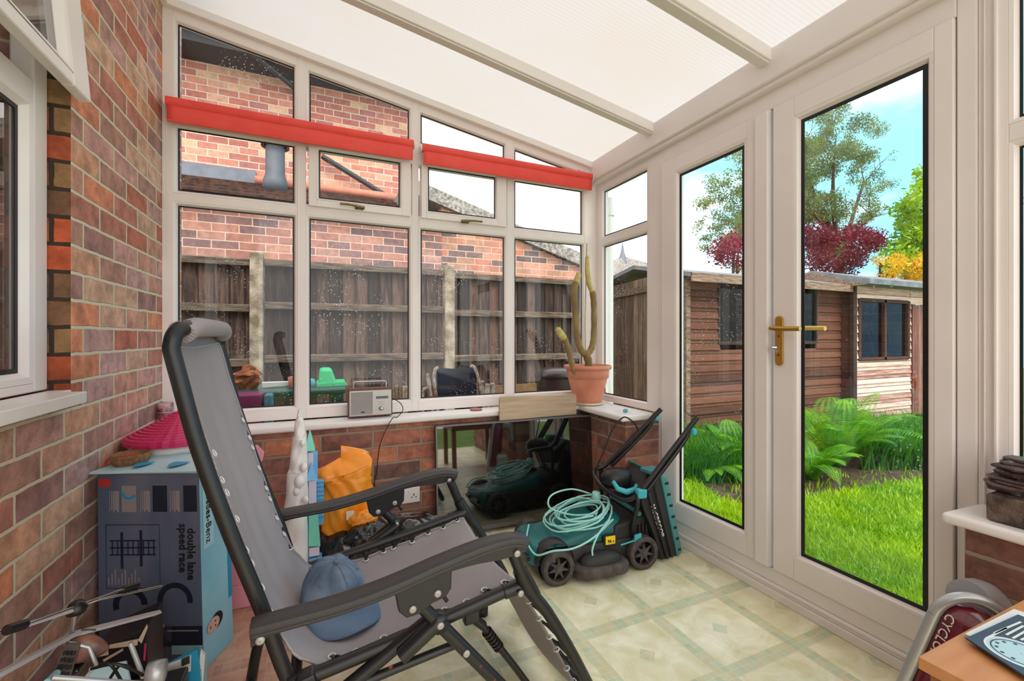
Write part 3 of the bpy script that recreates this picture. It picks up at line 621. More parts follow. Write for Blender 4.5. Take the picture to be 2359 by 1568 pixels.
# ---------- house window (left edge)
win4 = empty('window_4', kind='structure'); PX_ = (1, 0, 0); XW = -.70; f4 = MB(); b4 = MB()
gy4 = P(63, 600, X=XW).y
q = [(XW, gy4-.8, .985), (XW, gy4, .985), (XW, gy4, 1.69), (XW, gy4-.8, 1.69)]; ring(b4, q, .03, PX_, .02)
pane('p', [q], PX_, .02, win4, M['houseglass'], gw=.012)
f4.box((XW-.05, gy4+.03, .93), (XW, wy1-.004, 2.6)).box((XW-.05, -.55, .93), (XW, gy4+.03, .955)).box((XW-.05, -.55, 1.72), (XW, gy4+.03, 1.775)).box((XW-.05, -.55, 2.5), (XW, gy4+.03, 2.6))
f4.box((XW-.05, gy4-.9, .93), (XW, gy4-.83, 2.6))
f4.build('window_frame', M['upvc'], win4, bevel=.005); b4.build('glazing_bead', M['upvc'], win4)
# open top hung casement, swung out a little at the bottom
sv = empty('sash', (XW, 0, 2.5)); sv.name = 'vent_sash'; sv.parent = win4; sv.location = (XW+.012, 0, 2.48); sv.rotation_euler = (0, R(-4.8), 0)
v = MB(); y1 = wy1-.02; y0 = gy4-.82; zb = -.725
gg = P(80, 60, X=XW+.03).y
qq = [(.03, y0+.05, zb+.06), (.03, gg-.004, zb+.06), (.03, gg-.004, -.05), (.03, y0+.05, -.05)]; ring(v, qq, .02, PX_, .02)
v.box((0, gg+.016, zb), (.03, y1, 0)).box((0, y0, zb), (.03, gg+.016, zb+.04)).box((0, y0, -.03), (.03, gg+.016, 0)).box((0, y0, zb), (.03, y0+.03, 0))
v.build('sash_frame', M['upvc'], sv, bevel=.006, seg=3)
MB().prism([Vector(p)-Vector((.022, 0, 0)) for p in qq], (-.006, 0, 0)).build('glass_pane', M['houseglass'], sv)
s4 = MB().prism([(-.70, -.7, 0), (-.592, -.7, 0), (-.592, P(201, 900, X=-.592).y, 0), (-.65, P(201, 900, X=-.592).y, 0), (-.65, wy1, 0), (-.70, wy1, 0)], (0, 0, .032)).build('trim_12', M['sill'], bevel=.003, loc=(0, 0, .895)); tag(s4, kind='structure')
cu = MB().grid(lambda u, v_: (-.86+.012*math.sin(u*60), .9+.62*u, .95+1.6*v_), 90, 2).build('curtain', M['curtain']); tag(cu, 'pale curtain hanging inside the house window at the left edge', 'curtain')
# ================================================================== OUTSIDE
YF = 4.7
# fence bays between concrete posts
pX = [P(592, 700, Y=YF).x, P(1034, 700, Y=YF).x]; spn = pX[1]-pX[0]
posts = [pX[0]-spn, pX[0], pX[1], pX[1]+spn*.98]
fl = ['left of the mossy concrete post, behind the chair back', 'between the two concrete posts, behind the radio', 'right of the second concrete post, behind the potted cactus']
for i in range(3):
    x0, x1 = posts[i]+.06, posts[i+1]-.06; zt_ = (1.80, 1.81, 1.79)[i]
    fe = empty('garden_fence', ((x0+x1)/2, YF, -.16), label='dark board fence panel '+fl[i], cat='fence', group='fence bays behind the end window')
    b = MB(); bw = .12; k0 = math.floor(x0/bw); k1 = math.ceil(x1/bw)
    for k in range(k0, k1):
        xx = k*bw; j = random.uniform(-.004, .004)
        b.prism([(max(x0, xx), YF+.012+j, -.1), (min(x1, xx+bw), YF+.032+j, -.1), (min(x1, xx+bw), YF+.045+j, -.1), (max(x0, xx), YF+.045+j, -.1)], (0, 0, zt_+.1+random.uniform(-.006, .004)))
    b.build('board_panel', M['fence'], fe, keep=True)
    for zz in (zt_-.07, 1.31, .81, .3):
        zz += (0, .03, 0)[i] if zz < 1.5 else 0
        MB().prism([(x0, YF-.03, zz), (x1, YF-.03, zz), (x1, YF+.03, zz+.012), (x0, YF+.03, zz+.012)], (0, 0, .062)).build('rail', M['rail'], fe, keep=True, bevel=.004)
for i, xx in enumerate(posts):
    if i == 0 or i == 3: continue
    o = MB().box((xx-.055, YF-.055, -.3), (xx+.055, YF+.055, (1.86, 1.86)[i-1])).build('fence_post', M['concrete'], bevel=.012)
    tag(o, ('rough concrete fence post with mossy dark top, left of the two' , 'rough concrete fence post seen above the folded camping chair')[i-1], 'post', group='concrete fence posts')
# side fence beyond the corner window
sf = empty('side_fence', (3.7, 4.7, -.16), label='tall weathered board fence running beside the first shed', cat='fence')
b = MB(); A = Vector((3.95, 5.6, 0)); B = Vector((3.62, 4.1, 0)); n = 14
for k in range(n):
    p = A.lerp(B, k/n); q = A.lerp(B, (k+1)/n); zt_ = 1.80
    b.hexa([(p.x, p.y, -.2), (q.x, q.y-.01, -.2), (q.x+.02, q.y-.01, -.2), (p.x+.02, p.y, -.2)], [(p.x, p.y, zt_), (q.x, q.y-.01, zt_), (q.x+.02, q.y-.01, zt_), (p.x+.02, p.y, zt_)])
b.build('board_panel', M['fenceY'], sf, keep=True)
MB().hexa([(A.x-.03, A.y, 1.62), (B.x-.03, B.y, 1.62), (B.x, B.y, 1.62), (A.x, A.y, 1.62)], [(A.x-.03, A.y, 1.70), (B.x-.03, B.y, 1.70), (B.x, B.y, 1.70), (A.x, A.y, 1.70)]).build('rail', M['rail'], sf, keep=True)
# neighbour house with low extension
nh = empty('neighbour_house', (-1, 6.6, -.16), label='red brick neighbouring house with dark eaves behind the fence', cat='house')
xr = P(955, 300, Y=6.6).x
MB().box((-9, 6.6, -.2), (xr, 9.5, 4.75)).build('wall', M['brickN'], nh, keep=True)
MB().box((-9.2, 6.15, 4.5), (xr+.15, 9.7, 4.62)).box((-9.2, 6.13, 4.48), (xr+.15, 6.17, 4.72)).build('eaves_soffit', M['soffit'], nh, keep=True)
MB().prism([(-9.2, 6.05, 4.66), (-9.2, 9.9, 4.66), (-9.2, 8, 6.2)], (9.3+xr, 0, 0)).build('roof', M['tile_dark'], nh, keep=True)
gz = MB().tube([(-9.2, 6.07, 4.66), (xr+.2, 6.07, 4.66)], .06, 10)
gz.build('gutter', M['black_pipe'], nh, keep=True)
pa = P(576, 118, Y=6.15); pb = P(690, 212, Y=6.5)
MB().tube([pa+Vector((0, 0, .35)), pa, pb, P(705, 225, Y=6.55)], .035, 10).build('downpipe', M['black_pipe'], nh, keep=True)
pa = P(742, 360, Y=6.5); pb = P(915, 466, Y=6.5)
MB().tube([pa, pb], .035, 10).build('downpipe', M['black_pipe'], nh, keep=True)
# extension
ex = empty('extension', (-1, 5.3, -.16), label='low brick extension with mossy tiled roof just behind the fence', cat='building')
xg = P(1017, 550, Y=5.3).x
MB().box((-7, 5.3, -.2), (xg, 6.55, 2.36)).build('wall', M['brickX'], ex, keep=True)
MB().box((-7, 5.27, 2.40), (xg+.04, 5.32, 2.48)).build('fascia', M['white'], ex, keep=True)
rt = MB(); nR = 5
for k in range(nR):
    y0 = 5.16+k*.29; y1 = 5.16+(k+1)*.29+.03; z0 = 2.50+k*.115; z1 = 2.50+(k+1)*.115
    rt.hexa([(-7, y0, z0), (xg+.1, y0, z0), (xg+.1, y1, z1-.02), (-7, y1, z1-.02)], [(-7, y0, z0+.03), (xg+.1, y0, z0+.03), (xg+.1, y1, z1+.01), (-7, y1, z1+.01)])
rt.build('tiled_roof', M['tile_dark'], ex, keep=True)
xf = P(590, 430, Y=6.57).x
MB().box((-7, 6.55, 3.02), (xf, 6.59, 3.22)).build('lead_flashing', M['lead'], ex, keep=True)
MB().tube([(xf, 6.5, 3.08), (xg+.1, 6.5, 3.08)], .06, 12).build('ridge_tile', M['ridge'], ex, keep=True)
# flue
fp = P(634, 440, Y=6.1); fx = fp.x
fu = empty('flue_pipe', (fx, 6.1, 2.85), label='grey flue pipe with flared cowl standing on the extension roof', cat='pipe')
MB().lathe([(.001, -.02), (.135, -.02), (.135, .12), (.108, .2), (.105, .58)], (fx, 6.1, 2.85)).build('pipe', M['grey_plastic'], fu, keep=True)
MB().lathe([(.12, .56), (.155, .54), (.15, .6), (.12, .72), (.085, .76), (.085, .9), (.001, .9)], (fx, 6.1, 2.85)).build('cowl', M['grey_plastic'], fu, keep=True)
# garage with sloping verge
ga = empty('garage', (2.2, 5.35, -.16), label='brick garage gable with pale lichen roof edge falling to the right', cat='building')
A = P(975, 452, Y=5.32); B = P(1345, 610, Y=5.32)
MB().prism([(xg+.003, 5.32, -.2), (B.x+.3, 5.32, -.2), (B.x+.3, 5.32, B.z-.14), (B.x, 5.32, B.z-.06), (xg+.003, 5.32, A.z-.1)], (0, 3, 0)).build('wall', M['brickG'], ga, keep=True)
A2 = P(940, 405, Y=5.25); B2 = P(1360, 592, Y=5.25); dn = Vector((0, 0, -.17))
MB().prism([A2, B2, B2+dn, A2+dn], (0, 3.2, 0)).build('roof_verge', M['tile_grey'], ga, keep=True)
# hipped roof with finial seen through corner window
hr = empty('hipped_roof_building', (6.3, 10.2, -.16), label='distant building with a dark hipped roof and pointed finial', cat='building')
ap = P(1434, 592, Y=9.0); c = (ap.x+.5, 9.6)
w_ = 2.2; zE = P(1434, 655, Y=9.0).z
base = [(ap.x-.75, 8.4, zE), (ap.x+3.2, 8.4, zE), (ap.x+3.2, 11.5, zE), (ap.x-.75, 11.5, zE)]
MB().add(base+[(ap.x, 9.0, ap.z), (ap.x+2.4, 9.6, ap.z-.15)], [(0,1,5,4),(1,2,5),(2,3,4,5),(3,0,4)]).build('roof', M['tile_grey'], hr, keep=True, solid=.05)
MB().box((ap.x-.6, 8.55, -.2), (ap.x+3, 11.4, zE)).build('wall', M['brickG'], hr, keep=True)
MB().lathe([(.001, .42), (.02, .3), (.05, .12), (.09, .0), (.12, -.15)], (ap.x, 9.0, ap.z-.02), 8).build('finial', M['lead'], hr, keep=True)
# outside white downpipe by the corner
o = MB().tube([(1.93, YE+.12, -.1), (1.93, YE+.12, 2.08)], .034, 14).lathe([(.04, 1.95), (.04, 2.0)], (1.93, YE+.12, 0)).build('rain_pipe', M['white']); tag(o, 'white rainwater downpipe outside the corner window', 'pipe')

# ---------- sheds
def clad(mb, x0, x1, y, z0, z1, h=.125, holes=()):
    z = z0
    while z < z1-.001:
        zz = min(z+h, z1); segs = [(x0, x1)]
        for (a, b, c, d) in holes:
            if zz > c+.01 and z < d-.01: segs = [s for (p, q) in segs for s in ((p, min(q, a)), (max(p, b), q)) if s[1]-s[0] > .01]
        for (p, q) in segs: mb.prism([(p, y-.022, z), (p, y-.005, zz), (p, y+.01, zz), (p, y+.01, z)], (q-p, 0, 0))
        z += h
s1e = empty('garden_shed', (5.2, 4.6, -.16), label='brown overlapped-board shed with a dark window and bracken in front', cat='shed')
X1a, X1b, Y1 = P(1583, 800, Y=3.86).x, P(1937, 800, Y=3.86).x, 3.86
wz0, wz1 = P(1700, 786, Y=Y1).z, P(1700, 652, Y=Y1).z; wxa, wxb = P(1656, 700, Y=Y1).x, P(1878, 700, Y=Y1).x
m = MB(); clad(m, X1a, X1b, Y1, -.2, 1.80, holes=[(wxa, wxb, wz0, wz1)]); m.build('front_wall', M['shed'], s1e, keep=True)
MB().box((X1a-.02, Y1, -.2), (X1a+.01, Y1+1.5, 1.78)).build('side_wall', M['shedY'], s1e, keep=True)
MB().box((X1a-.03, Y1-.02, -.2), (X1a+.03, Y1+.02, 1.8)).build('corner_post', M['fascia'], s1e, keep=True)
wf = MB(); 
for a in ((wxa-.03, wxa), (wxb, wxb+.03)): wf.box((a[0], Y1-.02, wz0-.03), (a[1], Y1+.02, wz1+.02))
wf.box((wxa, Y1-.02, wz0-.04), (wxb, Y1+.02, wz0)); fo = wf.build('shed_window', M['darkwood'], s1e, keep=True)
wg = MB().box((wxa, Y1+.015, wz0), (wxb, Y1+.02, wz1)).build('pane', M['shedglass'], fo)
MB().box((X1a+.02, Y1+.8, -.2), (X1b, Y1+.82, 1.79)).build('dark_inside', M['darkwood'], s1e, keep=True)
def rfz(y): return 1.86+(y-3.7)*.28
MB().prism([(X1a-.12, Y1-.18, 1.80), (X1a-.12, Y1+.8, 2.02), (X1a-.12, Y1+1.7, 1.85), (X1a-.12, Y1+1.7, 1.80), (X1a-.12, Y1+.8, 1.97), (X1a-.12, Y1-.18, 1.75)], (X1b-X1a+.14, 0, 0)).build('felt_roof', M['felt'], s1e, keep=True)
MB().box((X1a-.12, Y1-.19, 1.70), (X1b-.02, Y1-.17, 1.80)).build('eaves_board', M['fascia'], s1e, keep=True)
s2e = empty('garden_shed', (7.8, 4.4, -.16), label='paler pink-brown shed with twin-pane window and plank door', cat='shed')
X2a, X2b, Y2 = X1b+.02, 10.2, 3.70
X2a = P(1966, 800, Y=Y2).x
w2a, w2b = P(1978, 750, Y=Y2).x, P(2088, 750, Y=Y2).x; v0, v1 = P(2030, 822, Y=Y2).z, P(2030, 697, Y=Y2).z; xd = P(2096, 800, Y=Y2).x
m = MB(); clad(m, X2a, xd, Y2, -.3, 1.82, h=.12, holes=[(w2a, w2b, v0, v1)]); m.build('front_wall', M['shed2'], s2e, keep=True); m = MB(); clad(m, xd+.95, X2b, Y2, -.3, 1.82, h=.12); m.build('front_wall', M['shed2'], s2e, keep=True)
MB().box((X2a-.03, Y2, -.3), (X2a, Y2+1.6, 1.8)).build('side_wall', M['shedY'], s2e, keep=True)
MB().box((X2a-.05, Y2-.03, -.3), (X2a+.03, Y2+.02, 1.82)).build('corner_post', M['darkwood'], s2e, keep=True)
wf = MB(); mid = (w2a+w2b)/2
for a in (w2a-.04, mid-.025, w2b-.01): wf.box((a, Y2-.03, v0-.04), (a+.05, Y2+.02, v1+.04))
wf.box((w2a, Y2-.03, v0-.05), (w2b, Y2+.02, v0)).box((w2a, Y2-.03, v1), (w2b, Y2+.02, v1+.05)); fo = wf.build('shed_window', M['shedY'], s2e, keep=True)
MB().box((w2a, Y2+.01, v0), (w2b, Y2+.015, v1)).build('pane', M['shedglass'], fo)
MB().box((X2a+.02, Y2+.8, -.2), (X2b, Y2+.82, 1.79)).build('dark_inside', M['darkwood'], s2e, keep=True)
sd = MB().box((xd+.02, Y2-.03, -.1), (xd+.93, Y2+.01, P(2110, 703, Y=Y2).z)).build('shed_door', M['sheddoor'], s2e, keep=True)
MB().box((xd-.02, Y2-.02, P(2110, 703, Y=Y2).z+.01), (xd+1.0, Y2+.01, 1.82)).build('door_lintel', M['shed2'], s2e, keep=True)
hz = P(2108, 868, Y=Y2).z; MB().box((xd-.03, Y2-.045, hz-.02), (xd+.1, Y2-.03, hz+.02)).box((xd+.05, Y2-.06, hz-.14), (xd+.09, Y2-.03, hz-.05)).build('rusty_latch', M['rust'], sd)
MB().prism([(X2a-.1, Y2-.25, 1.79), (X2a-.1, Y2-.25, 1.86), (X2a-.1, Y2+.5, 2.06), (X2a-.1, Y2+1.6, 1.86), (X2a-.1, Y2+1.6, 1.79)], (X2b-X2a+.1, 0, 0)).build('felt_roof', M['felt'], s2e, keep=True)
MB().prism([(X2a-.12, Y2-.22, 1.78), (X2a-.12, Y2+1.55, 1.78), (X2a-.12, Y2+.5, 2.035)], (.019, 0, 0)).build('gable_board', M['fascia'], s2e, keep=True)
fk = P(1990, 770, Y=Y2+.12)
o = MB().tube([P(2010, 812, Y=Y2+.15), P(2000, 765, Y=Y2+.15), P(1994, 760, Y=Y2+.15)], .012, 6).tube([P(1994, 745, Y=Y2+.15), P(1990, 758, Y=Y2+.15), P(2000, 766, Y=Y2+.15), P(2008, 756, Y=Y2+.15), P(2005, 742, Y=Y2+.15)], .009, 6).build('fork_handle', M['plank']); tag(o, 'wooden garden fork handle seen inside the paler shed window', 'tool')

# ---------- planting
def leaves(name, m, blobs, n, size, parent=None, aspect=1.6, droop=0):
    mb = MB(); vs = []; fs = []
    tot = sum(b[3]*b[4]*b[5] for b in blobs)**1.0
    for (cx, cy, cz, rx, ry, rz) in blobs:
        k = max(8, int(n*(rx*ry*rz)/tot))
        for _ in range(k):
            u = Vector((random.gauss(0, 1), random.gauss(0, 1), random.gauss(0, 1))).normalized()*(random.random()**.45)
            p = Vector((cx+u.x*rx, cy+u.y*ry, cz+u.z*rz)); s = size*random.uniform(.6, 1.3)
            d = Vector((random.uniform(-1, 1), random.uniform(-1, 1), random.uniform(-1, 1)-droop)).normalized(); q = d.orthogonal().normalized(); q = Matrix.Rotation(random.uniform(0, 6.28), 3, d) @ q
            i = len(vs); vs += [p, p+d*s*aspect*.5+q*s*.5, p+d*s*aspect, p+d*s*aspect*.5-q*s*.5]; fs.append((i, i+1, i+2, i+3))
    mb.add(vs, fs); return mb.build(name, m, parent, keep=bool(parent))
def branch(mb, p, d, L, r, depth, tips):
    pts = [p]; q = Vector(p)
    for k in range(4):
        d = (d+Vector((random.uniform(-.22, .22), random.uniform(-.22, .22), random.uniform(-.08, .14)))).normalized(); q = q+d*L/4; pts.append(q.copy())
    mb.tube(pts, [r*(1-.13*k) for k in range(5)], 6, cap=False)
    if depth == 0: tips.append(q.copy()); return
    tips.append(q.copy())
    for k in range(3):
        a = random.uniform(0, 6.28); nd = (d+Vector((math.cos(a)*.75, math.sin(a)*.75, random.uniform(-.1, .4)))).normalized()
        branch(mb, pts[-1-(k % 2)], nd, L*.68, r*.55, depth-1, tips)
tb = P(1925, 640, Y=9.5); tree = empty('birch_tree', (tb.x, 9.5, -.16), label='tall airy birch tree rising behind the two sheds', cat='tree')
mb = MB(); tips = []
root = Vector((tb.x, 9.5, -.16)); top = P(1880, 520, Y=9.5)
mb.tube([root, Vector((tb.x, 9.5, 1.6)), P(1935, 600, Y=9.5)], [.22, .17, .15], 8, cap=False)
for tgt in ((1860, 430), (1990, 420), (1780, 480), (1920, 380), (1700, 520), (2010, 500), (1880, 500), (1840, 340)):
    e_ = P(tgt[0], tgt[1], Y=9.5+random.uniform(-.8, .8)); s0 = P(1935, 600, Y=9.5)
    mb.tube(crv([s0, s0.lerp(e_, .5)+Vector((random.uniform(-.3, .3), 0, .15)), e_], 4), [.1-.008*k for k in range(9)], 6, cap=False)
    for _ in range(3): branch(mb, e_, Vector((random.uniform(-1, 1), random.uniform(-.6, .6), random.uniform(.1, 1))).normalized(), .7, .018, 1, tips)
mb.build('trunk', M['bark'], tree, keep=True)
bl = []
outline = [(1900, 270, 60), (1860, 320, 90), (1960, 330, 85), (1800, 350, 80), (1900, 400, 120), (2010, 390, 60), (1720, 400, 70), (1670, 440, 55), (1650, 490, 55), (1780, 450, 100), (1900, 490, 120), (2000, 470, 70), (1700, 520, 70), (1640, 545, 40), (1830, 560, 90), (1980, 560, 70), (1720, 580, 60), (1950, 275, 50)]
for (px, py, rr) in outline:
    for _ in range(13):
        yy = 9.5+random.uniform(-1.2, 1.2); q = P(px+random.uniform(-rr, rr)*.8, py+random.uniform(-rr, rr)*.75, Y=yy); r_ = rr/1020*12*random.uniform(.2, .42); bl.append((q.x, q.y, q.z, r_, r_, r_*.75))
leaves('foliage', M['birch'], bl, 90000, .036, tree, droop=.5)
def bush(name, label, m, pts, Y, n, size, spread=.5, jit=1.0, aspect=1.6, depth=.6):
    c0 = P(pts[0][0], pts[0][1], Y=Y); b = empty(name, (c0.x, Y, -.16), label=label, cat='shrub' if name != 'red_acer' else 'tree')
    bl = []
    for (px, py, rr) in pts:
        for _ in range(4):
            q = P(px+random.uniform(-rr, rr)*.6*jit, py+random.uniform(-rr, rr)*.6*jit, Y=Y+random.uniform(-depth, depth)); z_ = (q.xy.length); r_ = rr/1020*z_*.55; bl.append((q.x, q.y, q.z, r_, r_, r_))
    leaves('foliage', m, bl, n, size, b, aspect=aspect)
    tr_ = MB()
    for k in range(5):
        p = random.choice(pts); e_ = P(p[0], p[1], Y=Y); tr_.tube(crv([(c0.x, Y, -.2), ((c0.x+e_.x)/2+.1, Y+.1, (e_.z)*.5), e_], 4), .035, 6)
    tr_.build('stems', M['bark'], b, keep=True); return b
bush('red_acer', 'dark crimson acer tree above the shed roofs', M['acer'], [(1690, 560, 45), (1700, 590, 45), (1870, 540, 28), (1870, 580, 50), (1930, 585, 50), (1990, 575, 42), (1960, 555, 30), (2015, 560, 22), (1800, 590, 45), (1740, 600, 40)], 7.2, 16000, .04, jit=1.3)
bush('laurel_bush', 'tall bright green glossy laurel behind the paler shed', M['laurel'], [(2130, 430, 45), (2150, 480, 60), (2100, 500, 40), (2150, 560, 70), (2085, 560, 40), (2075, 600, 30), (2180, 440, 60), (2140, 395, 22), (2220, 520, 80)], 5.2, 15000, .055, aspect=2.4)
bush('golden_shrub', 'yellow golden-leaved shrub low over the shed roof at right', M['golden'], [(2030, 605, 18), (2060, 610, 25), (2095, 612, 28), (2130, 615, 30), (2170, 610, 34), (2045, 630, 25), (2110, 635, 35)], 5.0, 16000, .02, aspect=2.5)
# ferns
def fern(px, py, Z, h, n, label, spread=1.0, seed=1):
    rnd = random.Random(seed); c = P(px, py, Z=Z); e = empty('fern', (c.x, c.y, Z), label=label, cat='plant', group='ferns below the sheds'); n = int(n*1.7)
    for k in range(n):
        a = 6.28*k/n+rnd.uniform(-.3, .3); L = h*rnd.uniform(.7, 1.15); lean = rnd.uniform(.35, .85)*spread
        dx_, dy_ = math.cos(a), math.sin(a); pts = []
        for i in range(15):
            t = i/14; pts.append(Vector((dx_*L*lean*t, dy_*L*lean*t, L*(1.25*t-.62*t*t*(.6+lean)))))
        mb = MB(); mb.tube(pts, [.004*(1-.8*i/14) for i in range(15)], 4, cap=False)
        vs = []; fs = []
        for i in range(1, 42):
            t = i/42; f = t*14; j = min(int(f), 13); p = pts[j].lerp(pts[j+1], f-j); tg = (pts[j+1]-pts[j]).normalized()
            sd_ = Vector((-dy_, dx_, 0)); wl_ = L*.20*math.sin(math.pi*min(1, t*.95+.08))**.8*(1-.35*t)+.01
            for s_ in (-1, 1):
                d_ = (sd_*s_+tg*.35+Vector((0, 0, -.18))).normalized(); k0 = len(vs); w2 = tg*.0052
                # toothed pinna: three small leaflets
                for (f0, f1, ww) in ((0, .4, 1.2), (.3, .7, 1.0), (.6, 1.0, .7)):
                    k1 = len(vs); vs += [p+d_*wl_*f0, p+d_*wl_*(f0+f1)/2+w2*ww, p+d_*wl_*f1, p+d_*wl_*(f0+f1)/2-w2*ww]; fs.append((k1, k1+1, k1+2, k1+3))
        mb.add(vs, fs); mb.build('frond', M['fern'], e)
    return e
fern(1925, 1075, -.16, .95, 15, 'large bright green fern in front of the gap between the sheds', .9, 3)
fern(1868, 1105, -.16, .6, 12, 'lower yellow-green fern beside the right door frame edge', 1.3, 4)
fern(1700, 1080, -.16, .62, 12, 'dark green fern in front of the shed seen through left door', 1.1, 5)
fern(1640, 1100, -.16, .42, 10, 'small fern left of the dark green one by the shed corner', 1.3, 6)
# soil patches
def patch(name, label, pts, z=-.15):
    return tag(MB().add([(x, y, z) for x, y in pts], [tuple(range(len(pts)))]).build(name, M['soil']), label, 'soil', kind='stuff')
pp = [P(*q, Z=-.155) for q in ((1560, 1070), (1700, 1060), (1850, 1050), (2000, 1045), (2200, 1060), (2170, 1108), (2050, 1120), (1930, 1140), (1850, 1150), (1760, 1200), (1650, 1150))]
patch('bare_soil', 'strip of bare dark soil between lawn and ferns', [(p.x, p.y) for p in pp], -.152)
# grass blades
def blades(name, m, n, area, l0, l1, label, w_=.006, dens=None):
    vs = []; fs = []
    for _ in range(n):
        x, y = area(); a = random.uniform(0, 6.28); L = random.uniform(l0, l1); ln = random.uniform(.1, .7)*L
        w2 = w_*(1+.25*math.hypot(x, y)); i = len(vs)
        cx_, sx_ = math.cos(a)*w2*.5, math.sin(a)*w2*.5; b_ = random.uniform(0, 6.28); ex_, ey_ = math.cos(b_)*ln, math.sin(b_)*ln
        vs += [(x-cx_, y-sx_, -.16), (x+cx_, y+sx_, -.16), (x+cx_*.7+ex_*.4, y+sx_*.7+ey_*.4, -.16+L*.6), (x-cx_*.7+ex_*.4, y-sx_*.7+ey_*.4, -.16+L*.6), (x+ex_, y+ey_, -.16+L)]
        fs += [(i, i+1, i+2, i+3), (i+3, i+2, i+4)]
    return tag(MB().add(vs, fs).build(name, m), label, 'grass', kind='stuff')
import bisect
soilp = [(p.x, p.y) for p in pp]
def inside(x, y, poly):
    c = False; n = len(poly); j = n-1
    for i in range(n):
        xi, yi = poly[i]; xj, yj = poly[j]
        if (yi > y) != (yj > y) and x < (xj-xi)*(y-yi)/(yj-yi)+xi: c = not c
        j = i
    return c
def lawn_area():
    while True:
        t = random.random(); px = random.uniform(1500, 2260); py = 1085+(1568-1085)*random.random()**.8; p = P(px, py, Z=-.16)
        if p.x < 1.9: continue
        if inside(p.x, p.y, soilp) and random.random() < .93: continue
        return p.x, p.y
def lawn2():
    while True:
        x, y = random.uniform(1.95, 6.5), random.uniform(-1.5, 2.5)
        if not inside(x, y, soilp): return x, y
blades('lawn', M['lawn'], 52000, lawn_area, .035, .085, 'bright green lawn outside the glazed doors')
blades('lawn', M['lawn'], 16000, lawn2, .04, .09, 'lawn further along beside the conservatory', .01)
def tall1():
    p = P(random.uniform(1560, 1730), random.uniform(1040, 1115), Z=-.16); return p.x, p.y
blades('long_grass', M['longgrass'], 5000, tall1, .15, .38, 'clump of long dark green grass below the first shed', .006)
def tall2():
    p = P(random.uniform(1985, 2160), random.uniform(1020, 1085), Z=-.16); return p.x, p.y
blades('long_grass', M['longgrass'], 4500, tall2, .12, .45, 'long wispy grass in front of the paler shed', .006)
tag(MB().box((1.86, -1.2, -.2), (2.1, 2.4, -.10)).build('paving_edge', M['concrete'], bevel=.01), 'narrow concrete edging outside the door sill', 'paving')

# ---------- things on the patio behind the end window
YT = 3.45
tz = P(700, 893, Y=YT).z; t0, t1 = P(560, 893, Y=YT).x, P(795, 893, Y=YT).x
gt_ = empty('patio_table', ((t0+t1)/2-.2, YT, -.16), label='dark green plastic table outside with toys on top', cat='table')
MB().box((t0-.35, YT-.12, tz-.04), (t1, YT+.45, tz)).build('table_top', M['green_table'], gt_, keep=True, bevel=.012)
for (a, b) in ((t0-.3, YT-.08), (t1-.08, YT-.08), (t0-.3, YT+.4), (t1-.08, YT+.4)): MB().box((a, b, -.16), (a+.06, b+.04, tz-.04)).build('leg', M['green_table'], gt_, keep=True)
q0, q1 = P(733, 885, Y=YT+.1), P(790, 885, Y=YT+.1)
gtoy = empty('toy_boat', (q0.x, YT+.1, tz), label='bright green upturned plastic toy on the patio table', cat='toy')
h_ = .13; x0, x1 = q0.x, q1.x-.01
MB().hexa([(x0, YT-.02, tz), (x1-.03, YT-.02, tz), (x1-.03, YT+.22, tz), (x0, YT+.22, tz)], [(x0+.01, YT+.01, tz+h_), (x1-.07, YT+.01, tz+h_), (x1-.07, YT+.2, tz+h_), (x0+.01, YT+.2, tz+h_)]).build('hull', M['green_toy'], gtoy, keep=True, bevel=.02)
MB().hexa([(x0-.01, YT-.03, tz+.001), (x1+.04, YT, tz+.001), (x1+.04, YT+.2, tz+.001), (x0-.01, YT+.23, tz+.001)], [(x0-.01, YT-.03, tz+.03), (x1+.02, YT, tz+.035), (x1+.02, YT+.2, tz+.035), (x0-.01, YT+.23, tz+.03)]).build('rim', M['green_toy'], gtoy, keep=True, bevel=.005)
pc = P(572, 893, Y=YT+.1)
pl = MB().lathe([(.001, 0), (.05, 0), (.085, .05), (.07, .08), (.095, .1), (.05, .13), (.03, .16), (.001, .17)], (pc.x, YT+.1, tz), 9, sm=False, wob=lambda a, h: 1+.25*math.sin(a*3+h*60)).build('dried_plant', mat('dried_orange_leaves', (170,96,40), .9, rgb2=(80,20,26), nscale=30)); tag(pl, 'clump of dried orange leaves on the patio table', 'plant')
tu = MB()
for k in range(4): tu.tube([P(603, 882+k*3, Y=YT+.05), P(668, 880+k*2, Y=YT+.1)], .009, 6)
tag(tu.build('white_tubes', M['white']), 'bundle of thin white plastic tubes on the patio table', 'tube')
tag(MB().lathe([(.001, 0), (.03, 0), (.035, .08), (.001, .085)], (P(676, 885, Y=YT).x, YT, tz), 12).build('orange_bottle', M['ridge']), 'small orange bottle at the edge of the window mullion outside', 'bottle')
tag(MB().lathe([(.001, 0), (.025, 0), (.032, .03), (.025, .06), (.001, .065)], (P(716, 885, Y=YT).x, YT, tz), 12).build('blue_ball_toy', M['teal2']), 'tiny turquoise toy beside the green one on the patio table', 'toy')
cr0, cr1 = P(560, 930, Y=3.2), P(607, 930, Y=3.2)
tag(MB().box((cr0.x-.15, 3.1, -.16), (cr1.x, 3.3, P(580, 905, Y=3.2).z)).build('purple_crate', M['purple'], bevel=.01), 'purple plastic crate below the patio table', 'crate')
tag(MB().box((cr1.x+.01, 3.1, -.16), (P(630, 930, Y=3.2).x, 3.22, P(620, 905, Y=3.2).z)).build('blue_stool', M['blueblock'], bevel=.01), 'pale blue plastic stool below the patio table', 'stool')
